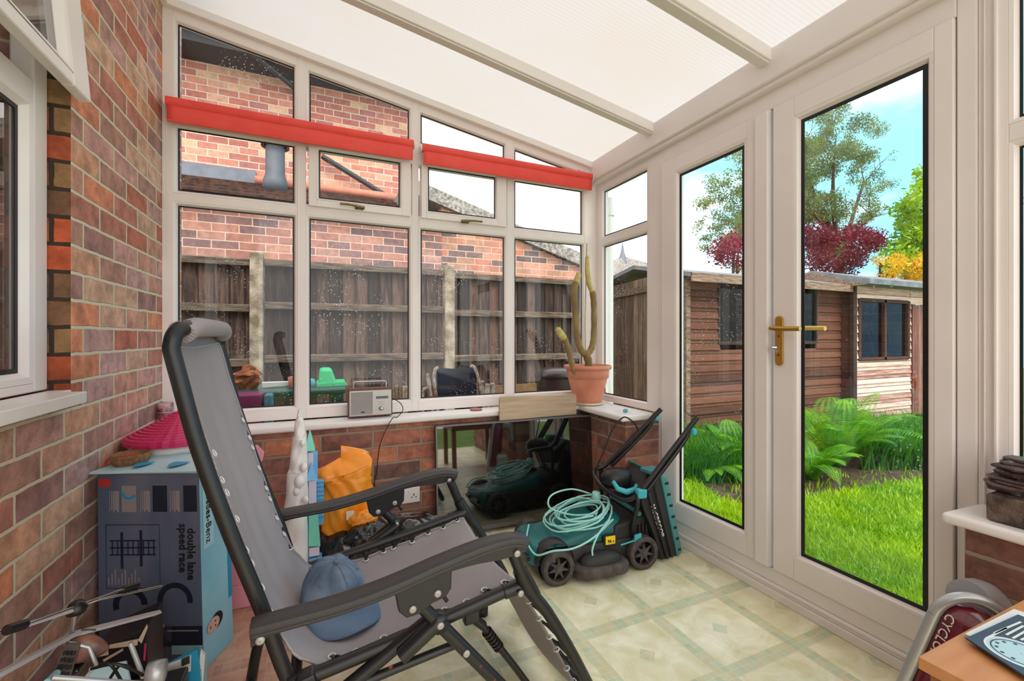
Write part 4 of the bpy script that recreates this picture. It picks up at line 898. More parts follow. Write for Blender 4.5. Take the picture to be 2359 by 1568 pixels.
# folded walking frame chair
fc = empty('folding_chair', (P(1060, 900, Y=3.0).x, 3.0, -.16), label='folded navy camping chair with peeling white frame outside', cat='chair')
Yc = 3.0
MB().grid(lambda u, v: P(1003+95*u, 915-70*v+4*math.sin(u*3.14), Y=Yc+.03*math.sin(u*3.14)), 8, 6).build('seat_back', M['navy'], fc, keep=True, solid=.01)
def rod(parent, m, pl_, r=.012, nm='frame_tube'): return MB().tube([P(a, b, Y=Yc-.02) for a, b in pl_], r, 8).build(nm, m, parent, keep=True)
rod(fc, M['rustmetal'], [(1012, 1015), (1010, 960), (999, 868), (1003, 850), (1010, 845)])
rod(fc, M['rustmetal'], [(1123, 1015), (1112, 915), (1099, 860), (1092, 845), (1085, 842)])
rod(fc, M['rustmetal'], [(1000, 1015), (995, 925), (985, 868)]); rod(fc, M['rustmetal'], [(975, 897), (990, 889), (985, 860)]); rod(fc, M['rustmetal'], [(1132, 1015), (1120, 915), (1105, 875), (1112, 880)])
rod(fc, M['rustmetal'], [(977, 1015), (974, 960), (974, 898)], .009)
for (px, pt, nm, lb) in ((1135, 882, 'plastic_pipe', 'short pale pipe standing outside, right of the camping chair'), (1123, 884, 'plastic_pipe', 'short pale pipe beside the camping chair frame, rust-marked'), (933, 889, 'plastic_pipe', 'short pale pipe standing outside just right of the radio')):
    a = P(px, pt, Y=3.05); tag(MB().cyl((a.x, 3.05, -.16), (a.x, 3.05, a.z), .016).build(nm, M['rustmetal']), lb, 'pipe')
tb_ = P(1280, 905, Y=3.3)
tub = empty('garden_tub', (tb_.x, 3.3, -.16), label='large dark plum plastic tub with lid outside behind the cactus', cat='tub')
MB().lathe([(.001, 0), (.13, 0), (.165, P(1280, 870, Y=3.3).z+.16)], (tb_.x, 3.3, -.16), 24).build('body', mat('dark_plum_plastic', (52,34,44), .35), tub, keep=True)
zt_ = P(1280, 870, Y=3.3).z; MB().lathe([(.165, 0), (.18, .0), (.18, .035), (.16, .06), (.1, .085), (.001, .09)], (tb_.x, 3.3, zt_), 24).build('lid', mat('black_plum_lid', (40,30,34), .3), tub, keep=True)
tag(MB().box((P(1190, 900, Y=4.3).x-.3, 4.3, -.2), (P(1240, 900, Y=4.3).x, 4.34, P(1200, 885, Y=4.3).z)).build('gravel_board', mat('brown_board', (120,88,62), .9, noise=.3)), 'brown board leaning low against the fence', 'board')
# ================================================================== RECLINER
YN, YR2 = 1.045, 1.585
M['bolt'] = mat('dull_steel_bolt', (178,172,168), .4, metal=.3)
M['eyelet'] = mat('white_metal_eyelet', (226,224,220), .3, metal=.3)
ch = empty('reclining_chair', (.2, 1.31, 0), label='black tube-framed reclining garden chair with grey mesh sling, legrest down', cat='chair')
def B(mb, name, m, **k): return mb.build(name, m, ch, keep=True, **k)
TR = .0155
def xz(l, y): return [(a, y, b) for a, b in l]
back = [(-.015, .262), (-.058, .346), (-.106, .505), (-.161, .669), (-.216, .852), (-.250, 1.0), (-.262, 1.055)]
# backrest frame: one bent U tube
for y in (1.075, 1.555): pass
U = crv(xz(back, 1.075), 4)+crv([(-.262, 1.075, 1.06), (-.258, 1.085, 1.087), (-.245, 1.12, 1.10), (-.242, 1.2, 1.104), (-.242, 1.43, 1.104), (-.245, 1.51, 1.10), (-.258, 1.545, 1.087), (-.262, 1.555, 1.06)], 5)+crv(xz(back, 1.555), 4)[::-1]
B(MB().tube(U, TR, 12), 'back_frame', M['tubeblack'])
# sling hem rolled over the top bar
B(MB().tube(crv([(-.249, 1.105, 1.088), (-.243, 1.14, 1.098), (-.241, 1.2, 1.102), (-.241, 1.43, 1.102), (-.243, 1.49, 1.098), (-.249, 1.525, 1.088)], 5), .0215, 16), 'rolled_top_hem', M['sling'])
# seat rails
srl = [(-.055, .335), (.1, .357), (.3, .392), (.5, .43)]
for y in (1.06, 1.57): B(MB().tube(crv(xz(srl, y), 4), TR, 12), 'seat_rail', M['tubeblack'])
B(MB().tube([(-.04, 1.06, .338), (-.04, 1.57, .338)], .012, 10), 'cross_tube', M['tubeblack'])
# legrest frame
lg = [(.455, .545), (.505, .43), (.565, .345), (.635, .225), (.70, .10), (.725, .05)]
LU = crv(xz(lg, YN-.005), 4)+crv([(.728, YN+.01, .042), (.73, YN+.05, .036), (.73, 1.3, .034), (.73, YR2-.05, .036), (.728, YR2, .042)], 4)+crv(xz(lg, YR2+.005), 4)[::-1]
B(MB().tube(LU, TR, 12), 'legrest_frame', M['tubeblack'])
# sling
prof = [(-.228, 1.085), (-.256, 1.112), (-.272, 1.09), (-.255, 1.04), (-.235, .96), (-.205, .86), (-.165, .72), (-.118, .56), (-.07, .43), (-.02, .365), (.05, .352), (.15, .362), (.3, .392), (.43, .425), (.49, .438)]
pc_ = crv([(a, 0, b) for a, b in prof], 5); NP = len(pc_)-1
def slf(u, v, y0=1.092, y1=1.540):
    p = pc_[min(int(round(v*NP)), NP)]; s = math.sin(math.pi*u); t = v
    inx = .010 if t < .10 else .0
    a = y0+inx+(.006*math.sin(v*90) if t > .35 else 0); b = y1-inx-(.006*math.sin(v*90) if t > .35 else 0)
    if t > .62: a -= .006
    dz_ = -.012*max(0, min(1, (t-.6)*8))
    sag = .022*s*min(1, t*5)
    wr = .0022*math.sin(u*26+v*3)*max(0, 1-abs(v-.55)*2.2)
    n = Vector((-.8, 0, -.4)) if t < .62 else Vector((-.15, 0, -1))
    q = Vector((p.x, a+(b-a)*u, p.z+dz_))+n.normalized()*(sag+wr); return q
B(MB().grid(slf, 28, NP), 'sling', M['sling'], solid=.0022)
for u in (0, 1):
    hem = MB().tube([slf(u, v/NP)+Vector((0, 0, .0)) for v in range(12, NP+1)], .0035, 6)
    B(hem, 'hem', M['sling'])
seam = MB().tube([slf(u/12, .19)+Vector((.004, 0, .0)) for u in range(13)], .0012, 5)
B(seam, 'seam', mat('pale_stitching', (196,190,186), .8))
lp = crv([(.52, 0, .405), (.575, 0, .31), (.64, 0, .19), (.70, 0, .075)], 6); NL = len(lp)-1
B(MB().grid(lambda u, v: lp[int(round(v*NL))]+Vector((-.025*math.sin(math.pi*u)-.012, 1.075+.475*u, -.008)), 16, NL), 'legrest_sling', M['sling'], solid=.0022)
# eyelets and bungee lacing
def lacing(pts, tube_pts, name, side):
    lm = MB(); n = len(pts)
    for i, (a, b) in enumerate(zip(pts, tube_pts)):
        a = Vector(a); b = Vector(b); al = (Vector(tube_pts[min(i+1, n-1)])-Vector(tube_pts[max(i-1, 0)])).normalized()
        rd = (a-b); rd = (rd-al*rd.dot(al)).normalized(); o_ = al.cross(rd)
        for s_ in (-1, 1):
            e1 = b+rd*(TR+.002)+al*s_*.010; lm.tube(crv([a+al*s_*.002, (a+e1)/2+Vector((0, 0, .003)), e1], 3), .0029, 6)
    for i in range(n-1):
        a, b = Vector(pts[i]), Vector(tube_pts[i]); a2, b2 = Vector(pts[i+1]), Vector(tube_pts[i+1]); m1 = a.lerp(b, .45); m2 = a2.lerp(b2, .45)
        lm.tube(crv([a.lerp(b, .2), m1.lerp(m2, .3)+(b-a)*.25, m1.lerp(m2, .7)+(b-a)*.3, a2.lerp(b2, .2)], 4), .0028, 6)
    B(lm, 'bungee_lacing', M['lace'])
    for a in pts:
        a = Vector(a); ax = Vector((.85, 0, .45)) if a.z > .44 else Vector((-.15, 0, 1)); ax.normalize(); r_ = MB()
        u = ax.orthogonal().normalized(); v = ax.cross(u)
        r_.tube([a+(u*math.cos(t*.5236)+v*math.sin(t*.5236))*.0078+ax*.0022 for t in range(12)], .0021, 6, closed=True)
        B(r_, 'eyelet', M['eyelet'])
def at(l, t):
    c = crv([(a, 0, b) for a, b in l], 12); f = t*(len(c)-1); i = min(int(f), len(c)-2); return c[i].lerp(c[i+1], f-i)
for y0, u, side in ((1.075, .035, -1), (1.555, .965, 1)):
    P1 = []; P2 = []
    for k in range(9):
        z = .845-.052*k; v = min(range(NP+1), key=lambda j: abs(pc_[j].z-z)+(9 if j > NP*.66 or j < NP*.2 else 0)); P1.append(slf(u, v/NP)+Vector((.002, 0, 0)))
        t = min((i/100 for i in range(101)), key=lambda t: abs(at(back, t).z-z)); q = at(back, t); P2.append(Vector((q.x, y0, q.z)))
    lacing(P1, P2, 'b', side)
for y0, u, side in ((1.06, .035, -1), (1.57, .965, 1)):
    P1 = []; P2 = []
    for k in range(9):
        x = .04+.052*k; v = min(range(NP+1), key=lambda j: abs(pc_[j].x-x)+(9 if j < NP*.6 else 0)); P1.append(slf(u, v/NP)+Vector((0, 0, .002)))
        t = min((i/100 for i in range(101)), key=lambda t: abs(at(srl, t).x-x-.01)); q = at(srl, t); P2.append(Vector((q.x, y0, q.z)))
    lacing(P1, P2, 's', side)
P1 = []; P2 = []
for k in range(7):
    t = (k+.5)/7; q = lp[int(t*NL)]; P1.append(q+Vector((-.014, 1.083, -.006))); q2 = at(lg[1:], .12+t*.8); P2.append(Vector((q2.x, YN, q2.z)))
lacing(P1, P2, 'l', -1)
# arms, brackets, bolts, legs on both sides
def bolt(p, par, s): return MB().lathe([(.001, -.0015), (.0085, -.0015), (.0085, .0015), (.005, .0035), (.001, .0035)] if s > 0 else [(.001, .0015), (.0085, .0015), (.0085, -.0015), (.005, -.0035), (.001, -.0035)], p, 14, axis='y').build('bolt', M['bolt'], par, keep=True)
for side, ya_ in ((-1, 1.012), (1, 1.618)):
    pth = crv([(-.118, ya_, .505), (-.06, ya_, .508), (.05, ya_, .514), (.155, ya_, .530), (.27, ya_, .556), (.37, ya_, .574), (.44, ya_, .577), (.485, ya_, .566)], 5)
    n_ = len(pth)
    def prf(i):
        t = i/(n_-1); w2 = .0235+.004*math.sin(math.pi*min(1, t*1.1)); th_ = .013; sk = .004+.022*math.exp(-((t-.80)/.17)**2)+.014*math.exp(-(t/.07)**2)
        return [(-w2, 0), (-w2*.93, .008), (-w2*.6, .0115), (w2*.6, .0115), (w2*.93, .008), (w2, 0), (w2*1.0, -.004), (w2*.93, -.0055), (w2*.93, -.0075), (w2*.98, -.0085), (w2*.96, -.012), (w2*.76, -.013), (w2*.70, -th_-sk), (w2*.45, -th_-sk), (-w2*.45, -th_-sk), (-w2*.70, -th_-sk), (-w2*.76, -.013), (-w2*.96, -.012), (-w2*.98, -.0085), (-w2*.93, -.0075), (-w2*.93, -.0055), (-w2*1.0, -.004)]
    arm = B(MB().sweep(prf, pth, (0, 1, 0)), 'armrest', M['arm'], bevel=.002)
    bolt((-.100, ya_+side*.0215, .487), arm, side); bolt((.452, ya_+side*.0225, .548), arm, side)
    if side > 0: bolt((-.100, ya_-.0215, .487), arm, -1); bolt((.452, ya_-.0225, .548), arm, -1)
    # bracket under the arm
    yb0 = ya_-.014; br = MB().prism([(.160, yb0, .515), (.168, yb0, .470), (.185, yb0, .452), (.215, yb0, .455), (.245, yb0, .472), (.275, yb0, .478), (.288, yb0, .495), (.290, yb0, .545), (.160, yb0, .530)], (0, .028, 0))
    bk = B(br, 'arm_bracket', M['carbon'], bevel=.003)
    for (bx, bz) in ((.198, .470), (.255, .492)):
        bolt((bx, yb0-.001, bz), bk, -1)
    yl = ya_+.004; yin = ya_-side*.02
    # leg A (forward) and leg B (rearward), bolted where they meet
    la = B(MB().tube([(.205, yl, .482), (.262, yl, .412), (.42, yl, .215), (.592, yl, .008)], [.014, TR, TR, TR], 12, sx=1), 'front_leg', M['tubeblack'])
    lb_pts = crv([(.262, yl+.030*-side, .415), (.10, yl+.030*-side, .325), (-.06, yl+.03*-side, .235), (-.135, yl+.03*-side, .185), (-.165, yl+.03*-side, .12), (-.185, yl+.03*-side, .008)], 5)
    lb = B(MB().tube(lb_pts, TR, 12), 'rear_leg', M['tubeblack'])
    B(MB().tube([(.175, yl, .358), (.262, yl, .418)], [.0175, .019], 12).lathe([(.001, -.016), (.021, -.016), (.021, .016), (.001, .016)], (.262, yl, .415), 16, axis='y'), 'pivot_sleeve', M['carbon'])
    bolt((.262, yl-.017, .415), la, -1); bolt((.325, yl-.016, .332), la, -1)
    B(MB().tube([(.325, yl+.028, .332), (.20, yl+.028, .318), (.05, yl+.028, .300), (-.05, yl+.028, .29)], .0105, 10), 'folding_link', M['tubeblack'])
    B(MB().tube([(.255, yl+.01, .500), (.285, yl+.01, .452)], .0045, 8), 'lock_lever', M['carbon'])
    # front joint sleeve
    yy = YN if side < 0 else YR2
    B(MB().tube([(.484, yy, .475), (.505, yy, .432), (.528, yy, .396)], [.019, .022, .018], 14).tube([(.445, yy+side*-.012, .42), (.505, yy+side*-.006, .43)], [.0175, .019], 12), 'joint_sleeve', M['carbon'])
    bolt((.478, yy-.0205, .425), la, -1)
    B(MB().lathe([(.001, 0), (.02, 0), (.02, .03), (.001, .034)], (.594, yl, 0), 14), 'rubber_foot', M['black'])
    # rust flecks on the near side legs
    if side < 0:
        for (rx, rz) in ((.36, .29), (.395, .245), (.455, .172), (.15, .352)):
            B(MB().lathe([(.001, 0), (.0055, .001), (.001, .0012)], (rx, yl-TR, rz), 7, axis='y', wob=lambda a, h: 1+.4*math.sin(3*a)), 'rust_fleck', M['rust'])
B(MB().tube([(-.185, 1.0, .014), (-.185, 1.63, .014)], .014, 10), 'rear_foot_bar', M['tubeblack'])
# telescopic strut under the seat rail
B(MB().box((.345, 1.075, .345), (.385, 1.10, .39)).tube([(.365, 1.088, .36), (.40, 1.09, .325)], .012, 12), 'strut_bracket', M['carbon'], bevel=.004)
st = B(MB().tube([(.385, 1.09, .345), (.50, 1.10, .175), (.60, 1.11, .02)], .0095, 10), 'telescopic_strut', M['tubeblack'])
rb = MB()
for k in range(6): t = .12+.03*k; q = Vector((.385, 1.09, .345)).lerp(Vector((.60, 1.11, .02)), t); q2 = Vector((.385, 1.09, .345)).lerp(Vector((.60, 1.11, .02)), t+.018); rb.tube([q, q2], .0145, 12)
B(rb, 'ribbed_collar', M['carbon'])
kn = P(705, 1560, Y=1.05); B(MB().hexa([(kn.x-.03, 1.03, .30), (kn.x+.03, 1.03, .31), (kn.x+.03, 1.08, .31), (kn.x-.03, 1.08, .30)], [(kn.x-.022, 1.035, .352), (kn.x+.016, 1.035, .36), (kn.x+.016, 1.075, .36), (kn.x-.022, 1.075, .352)]), 'rail_clamp', M['carbon'], bevel=.006)

# ================================================================== CAP
cp = empty('baseball_cap', (.047, 1.325, .356), label='washed blue cotton baseball cap lying on the grey mesh seat', cat='cap')
cpr = (0, R(6), R(-68))
cp.rotation_euler = cpr
def capf(u, v):
    a = 2*math.pi*u; t = v*math.pi/2; r_ = math.cos(t)**.62; w_ = 1+.025*math.sin(3*a+1)*math.sin(t)+.02*math.sin(5*a+2*v)
    dent = .022*math.exp(-((a-5.2)/.7)**2)*math.sin(2*t)+.012*math.exp(-((a-1.4)/.5)**2)*math.sin(2*t)
    return Vector((.092*r_*math.cos(a)*w_-.012*math.sin(t), .084*r_*math.sin(a)*w_, .098*math.sin(t)-dent+.004*math.sin(7*a+5*v)*math.sin(2*t)))
MB().grid(capf, 60, 22).build('crown', M['denim'], cp, solid=.002)
def brim(u, v):
    y = (u*2-1)*.096; k = abs(u*2-1); x0 = .086*math.sqrt(max(0, 1-(.93*k)**2)); x1 = x0+.078*math.sqrt(max(0, 1-k**4))+.002; x = x0+(x1-x0)*v
    return Vector((x, y, .010-.030*k*k*v-.006*v+.002))
MB().grid(brim, 24, 8).build('brim', M['denim2'], cp, solid=.0035)
MB().lathe([(.001, .006), (.006, .004), (.008, 0), (.001, -.001)], (0, 0, .104), 12).build('button', M['denim'], cp)
for a in range(6):
    sm = MB().tube([capf((a+.5)/6, v/14)*1.012 for v in range(0, 14)], .0012, 5); sm.build('panel_seam', M['denim2'], cp)
for a in (0, 1, 3, 4):
    q = capf((a+1)/6, .62); MB().lathe([(.002, 0), (.0045, 0), (.0045, .002), (.002, .002)], q*1.02, 10).build('vent_eyelet', M['denim2'], cp)

# ================================================================== BLINDS
def blind(name, pxa, pxb, lab, zc):
    b = empty(name, (wx(pxa), YE-.05, zc), label=lab, cat='blind', group='red roller blinds across the end window')
    yb_ = YE-.05; xa, xb = P(pxa, 300, Y=yb_).x, P(pxb, 300, Y=yb_).x
    def roll(u, v):
        a = v*6.28*.85-1.2; return Vector((xa+(xb-xa)*u, yb_+.0-.022*math.cos(a)*1.0, zc+.022*math.sin(a)+.0015*math.sin(u*9)))
    MB().tube([(xa, yb_, zc), (xb, yb_, zc)], .024, 20).build('roller', M['red'], b, keep=True)
    MB().grid(lambda u, v: Vector((xa+.006+(xb-xa-.012)*u, yb_-.012-.006*math.sin(v*3)-.0015*math.sin(u*14), zc-.015-.075*v)), 40, 6).build('fabric_drop', M['red'], b, keep=True, solid=.002)
    MB().tube([(xa+.006, yb_-.012, zc-.088), (xb-.006, yb_-.012, zc-.088)], .0055, 8).build('bottom_bar', M['red'], b, keep=True)
    for s_, xx in ((-1, xa), (1, xb)): MB().lathe([(.001, 0), (.02, 0), (.022, .004*s_), (.02, .010*s_), (.001, .010*s_)], (xx, yb_, zc), 20, axis='x').box((xx+(.006 if s_ > 0 else -.008), yb_-.01, zc-.018), (xx+(.008 if s_ > 0 else -.006), YE, zc+.018)).build('bracket', M['sill'], b, keep=True)
    return b
b1 = blind('roller_blind', 383, 952, 'red roller blind rolled up, left of the two, nearest the brick wall', 2.148)
b2_ = blind('roller_blind', 972, 1362, 'red roller blind rolled up, right of the two, nearest the cactus corner', 2.138)
def chain(b, x, z0, z1):
    mb = MB()
    for dx_ in (0, .008):
        z = z0
        while z > z1:
            mb.lathe([(.0003, -.0022), (.0022, 0), (.0003, .0022)], (x+dx_, YE-.05, z), 6); z -= .0055
    mb.build('bead_chain', M['sill'], b, keep=True)
chain(b1, P(378, 500, Y=YE-.05).x, 2.13, 1.45); chain(b2_, P(963, 500, Y=YE-.05).x, 2.12, 1.35)

# ================================================================== SILL THINGS
ZS = .6555
ra = empty('radio', (P(852, 960, Y=2.46).x, 2.465, ZS), label='small walnut and silver radio with wire handle on the end sill', cat='radio')
rx0, rx1 = P(802, 930, Y=2.435).x, P(904, 930, Y=2.435).x; ry0, ry1 = 2.435, 2.50; rz0, rz1 = ZS+.006, P(850, 894, Y=2.435).z
MB().box((rx0, ry0, rz0), (rx1, ry1, rz1)).build('case', M['radio_wood'], ra, keep=True, bevel=.003)
MB().box((rx0+.006, ry0-.003, rz0+.007), (rx1-.006, ry0, rz1-.011)).build('front_panel', M['radio_face'], ra, keep=True, bevel=.001)
MB().box((rx0+.013, ry0-.004, rz0+.013), (rx0+.122, ry0-.003, rz1-.018)).build('speaker_grille', M['radio_grille'], ra, keep=True)
dx0, dz0 = P(866, 920, Y=ry0).x, P(866, 918, Y=ry0).z; dx1, dz1 = P(894, 909, Y=ry0).x, P(894, 911, Y=ry0).z
MB().box((dx0, ry0-.005, dz0), (dx1, ry0-.003, dz1)).build('display', M['lcd'], ra, keep=True)
kb = P(878, 940, Y=ry0); MB().lathe([(.001, -.018), (.0095, -.018), (.0105, -.014), (.0115, -.001), (.0135, 0)], (kb.x, ry0-.003, kb.z), 20, axis='y').build('tuning_knob', M['chrome'], ra, keep=True)
text('DAB', .009, M['ink'], ra, (P(836, 949, Y=ry0).x, ry0-.0045, P(836, 949, Y=ry0).z), (R(90), 0, 0), bold=.0004, keep=True)
for (px, py) in ((866, 936), (890, 936), (866, 943), (890, 943), (878, 925), (878, 930)):
    q = P(px, py, Y=ry0); MB().box((q.x-(.018 if px == 878 else .003), ry0-.0036, q.z-.0007), (q.x+(.018 if px == 878 else .003), ry0-.003, q.z+.0007)).build('printed_marking', M['oldbrass'], ra, keep=True)
for xx in (rx0+.02, rx1-.03): MB().box((xx, ry0+.01, ZS), (xx+.015, ry1-.01, rz0)).build('foot', M['black'], ra, keep=True)
hx0, hx1 = rx0+.028, rx1-.03; hz_ = rz1+.034; hy_ = (ry0+ry1)/2-.01
MB().tube([(hx0, hy_, rz1), (hx0, hy_, hz_-.008), (hx0+.003, hy_, hz_-.002), (hx0+.009, hy_, hz_), (hx1-.009, hy_, hz_), (hx1-.003, hy_, hz_-.002), (hx1, hy_, hz_-.008), (hx1, hy_, rz1)], .0032, 8).build('carry_handle', M['chrome'], ra, keep=True)
wv = crv([(rx1-.004, ry1-.01, rz0+.09), P(922, 928, Y=2.42), P(928, 945, Y=2.40), P(915, 960, Y=2.385), P(905, 962, Y=2.355), P(888, 992, Y=2.352), P(874, 1030, Y=2.375), P(868, 1085, Y=2.385), P(863, 1110, Y=2.385), P(868, 1150, Y=2.385), P(905, 1155, Y=2.38), P(925, 1147, Y=2.383)], 6)
tag(MB().tube(wv, .0022, 6).build('radio_cable', M['black']), 'thin black mains cable hanging from the radio down the brick wall', 'cable')
cq = P(1105, 948, Z=ZS); tag(MB().lathe([(.001, 0), (.033, 0), (.036, .002), (.036, .007), (.033, .009), (.001, .009)], (cq.x, 2.44, ZS), 28).build('coaster', mat('brown_coaster', (164,104,92), .6)), 'small round reddish-brown coaster on the end sill', 'coaster')
tn = empty('drink_can', (P(373, 930, Y=2.40).x, 2.41, ZS), label='pink and white printed tin standing in the left sill corner', cat='can')
tx = P(372, 930, Y=2.43).x+.012; MB().lathe([(.001, 0), (.028, 0), (.030, .004), (.030, .125), (.028, .132), (.001, .132)], (tx, 2.44, ZS), 24).build('body', M['can'], tn, keep=True)
for dz in (.045, .088): MB().lathe([(.0303, 0), (.0312, .002), (.0303, .004)], (tx, 2.44, ZS+dz), 24).build('ridge', M['silver'], tn, keep=True)
# cactus
pcx, pcy = 1.578, 2.378
sa = tag(MB().lathe([(.001, 0), (.085, 0), (.1, .006), (.112, .018), (.108, .018), (.095, .01), (.001, .008)], (pcx, pcy, ZS), 36).build('saucer', mat('cream_saucer', (232,222,200), .45)), 'cream plastic saucer under the terracotta pot', 'saucer')
pt = empty('potted_cactus', (pcx, pcy, ZS+.009), label='tall spindly cactus in a terracotta pot on the corner sill', cat='plant')
z0 = ZS+.009; k = .98
MB().lathe([(.001, 0), (.082, 0), (.086, .006), (.122, .15), (.124, .158), (.13, .16), (.134, .205), (.132, .212), (.146, .214), (.150, .222), (.150, .232), (.145, .238), (.132, .238), (.128, .205), (.001, .203)], (pcx, pcy, z0), 40).build('pot', M['terracotta'], pt, keep=True)
MB().lathe([(.001, .212), (.1, .21), (.131, .208)], (pcx, pcy, z0), 24).build('compost', M['compost'], pt, keep=True)
zc_ = z0+.205; YC = pcy
def stem(pl_, rad, tipfrom=None, y=YC, nm='stem'):
    pts = crv([P(a, b, Y=y+c) for a, b, c in pl_], 10); n = len(pts)
    rr = [rad*(.72 if i < 3 else 1)*(1+.05*math.sin(i*1.3)) for i in range(n)]
    rr[-1] = rad*.35; rr[-2] = rad*.75; rr[-3] = rad*.93
    o = MB().tube(pts, rr, 20, lobes=1).build(nm, M['cactus'], pt, keep=True)
    sp = MB()
    for i in range(0, n-1):
        for kk in range(10):
            for s2 in (0, .5):
                c = pts[i].lerp(pts[i+1], s2); t = (pts[i+1]-pts[i]).normalized(); nn = t.orthogonal().normalized(); a = 6.28*(kk+(.5 if s2 else 0))/10; d = Matrix.Rotation(a, 3, t) @ nn
                for q in range(3):
                    dd = (d+t*random.uniform(-.6, .8)+t.cross(d)*random.uniform(-.5, .5)).normalized(); b0 = c+d*rr[i]*1.1; s_ = t.cross(d)*.0006
                    sp.add([b0-s_, b0+s_, b0+dd*random.uniform(.005, .010)], [(0, 1, 2)])
    s = sp.build('spines', M['spine'], o); s['kind'] = 'stuff'; s.matrix_parent_inverse = parent_mat(pt).inverted() @ Matrix.Identity(4)
    s.matrix_parent_inverse = Matrix.Identity(4)
    return o
stem([(1357, 862, 0), (1355, 830, 0), (1347, 808, 0)], .021)
stem([(1350, 818, 0), (1338, 805, 0), (1330, 775, 0), (1326, 720, 0), (1323, 670, -.01), (1327, 648, -.01)], .0175)
stem([(1350, 818, .0), (1362, 803, .01), (1368, 770, .01), (1368, 700, .01), (1364, 668, .01)], .0165)
stem([(1326, 862, -.04), (1318, 838, -.04), (1308, 800, -.04), (1299, 776, -.04)], .015)
def tip(pl_, rad):
    pts = crv([P(a, b, Y=YC+c) for a, b, c in pl_], 6); n = len(pts); o = MB().tube(pts, [rad*(.8+.35*math.sin(math.pi*min(1, i/n+.15))) if i < n-2 else rad*(.75 if i == n-2 else .3) for i in range(n)], 18, lobes=1)
    for i in range(n-1):
        for kk in range(26):
            t = (pts[i+1]-pts[i]).normalized(); a = random.uniform(0, 6.28); d = Matrix.Rotation(a, 3, t) @ t.orthogonal().normalized(); b0 = pts[i].lerp(pts[i+1], random.random())+d*rad*.95; s_ = t.cross(d)*.0005; o.add([b0-s_, b0+s_, b0+(d+t*.3).normalized()*.011], [(0, 1, 2)])
    o.build('new_growth', M['cactus_tip'], pt, keep=True)
tip([(1327, 652, -.01), (1331, 640, -.01), (1334, 628, -.01)], .015)
tip([(1364, 672, .01), (1357, 650, .01), (1353, 620, .01), (1353, 588, .01)], .0135)
tip([(1300, 780, -.04), (1291, 768, -.04), (1284, 755, -.04)], .017)
MB().tube([P(1349, 858, Y=YC+.02), P(1348, 740, Y=YC+.02), P(1352, 560, Y=YC+.02)], .0035, 6).build('support_cane', M['plank'], pt, keep=True)
# socket
sk = empty('double_socket', (P(937, 1140, Y=YB).x, YB, P(937, 1140, Y=YB).z), label='white double plug socket on the end brick wall below the sill', cat='socket')
sc = sk.location; 
MB().box((sc.x-.068, YB-.012, sc.z-.041), (sc.x+.068, YB, sc.z+.041)).build('face_plate', M['white'], sk, keep=True, bevel=.003)
for s_ in (-1, 1):
    pin = MB(); cx_ = sc.x+s_*.036
    for (a, b, w_, h2) in ((0, .002, .003, .005), (-.011, -.011, .004, .0022), (.011, -.011, .004, .0022)): pin.box((cx_+a-w_, YB-.0128, sc.z+b-h2), (cx_+a+w_, YB-.0118, sc.z+b+h2))
    pin.build('pin_holes', M['ink'], sk, keep=True)
    MB().box((sc.x+s_*.011-.005, YB-.016, sc.z+.012), (sc.x+s_*.011+.005, YB-.012, sc.z+.03)).build('rocker_switch', M['white'], sk, keep=True, bevel=.001)
# ================================================================== TV
tv = empty('television', (1.07, 2.31, 0), label='large flat black television standing on the floor against the end wall', cat='television')
A0 = P(1003, 981, Y=2.335); A1 = P(1367, 960, Y=2.30)
T0 = Vector((A0.x, 2.335, 0)); T1 = Vector((A1.x, 2.285, 0)); ux = (T1-T0).normalized(); W_ = (T1-T0).length; uy = Vector((-ux.y, ux.x, 0)); Ht = .612
lean = Vector((0, .035, 0))
def tvp(a, b, d): return T0+ux*a+uy*d+Vector((0, 0, .022+b))+lean*(b/Ht)-Vector((0, .035, 0))
def tvbox(a0, a1, b0, b1, d0, d1): return MB().hexa([tvp(a0, b0, d0), tvp(a1, b0, d0), tvp(a1, b0, d1), tvp(a0, b0, d1)], [tvp(a0, b1, d0), tvp(a1, b1, d0), tvp(a1, b1, d1), tvp(a0, b1, d1)])
Hh = Ht-.03
tvbox(0, W_, 0, Hh, .004, .03).build('housing', M['black'], tv, keep=True, bevel=.002)
bz = MB(); w_ = .009
for a in ((0, w_, 0, Hh), (W_-w_, W_, 0, Hh), (w_, W_-w_, Hh-w_, Hh), (w_, W_-w_, 0, .02)):
    q = tvbox(*a, -.001, .004); bz.add(q.v, q.f)
bz.build('bezel', M['bezel'], tv, keep=True, bevel=.0008)
tvbox(w_, W_-w_, .02, Hh-w_, .001, .004).build('screen', M['screen'], tv, keep=True)
tvbox(W_*.5-.03, W_*.5+.03, -.008, .001, -.002, .02).build('badge_bar', M['bezel'], tv, keep=True)
q = tvp(W_*.5+.14, .010, -.0012); text('LG', .013, M['redfab'], tv, q, (R(90), 0, math.atan2(ux.y, ux.x)), bold=.0003, keep=True)
for a in (W_*.2, W_*.8): q = tvbox(a-.03, a+.03, -.0225, 0, -.02, .04); q.build('foot', M['black'], tv, keep=True)
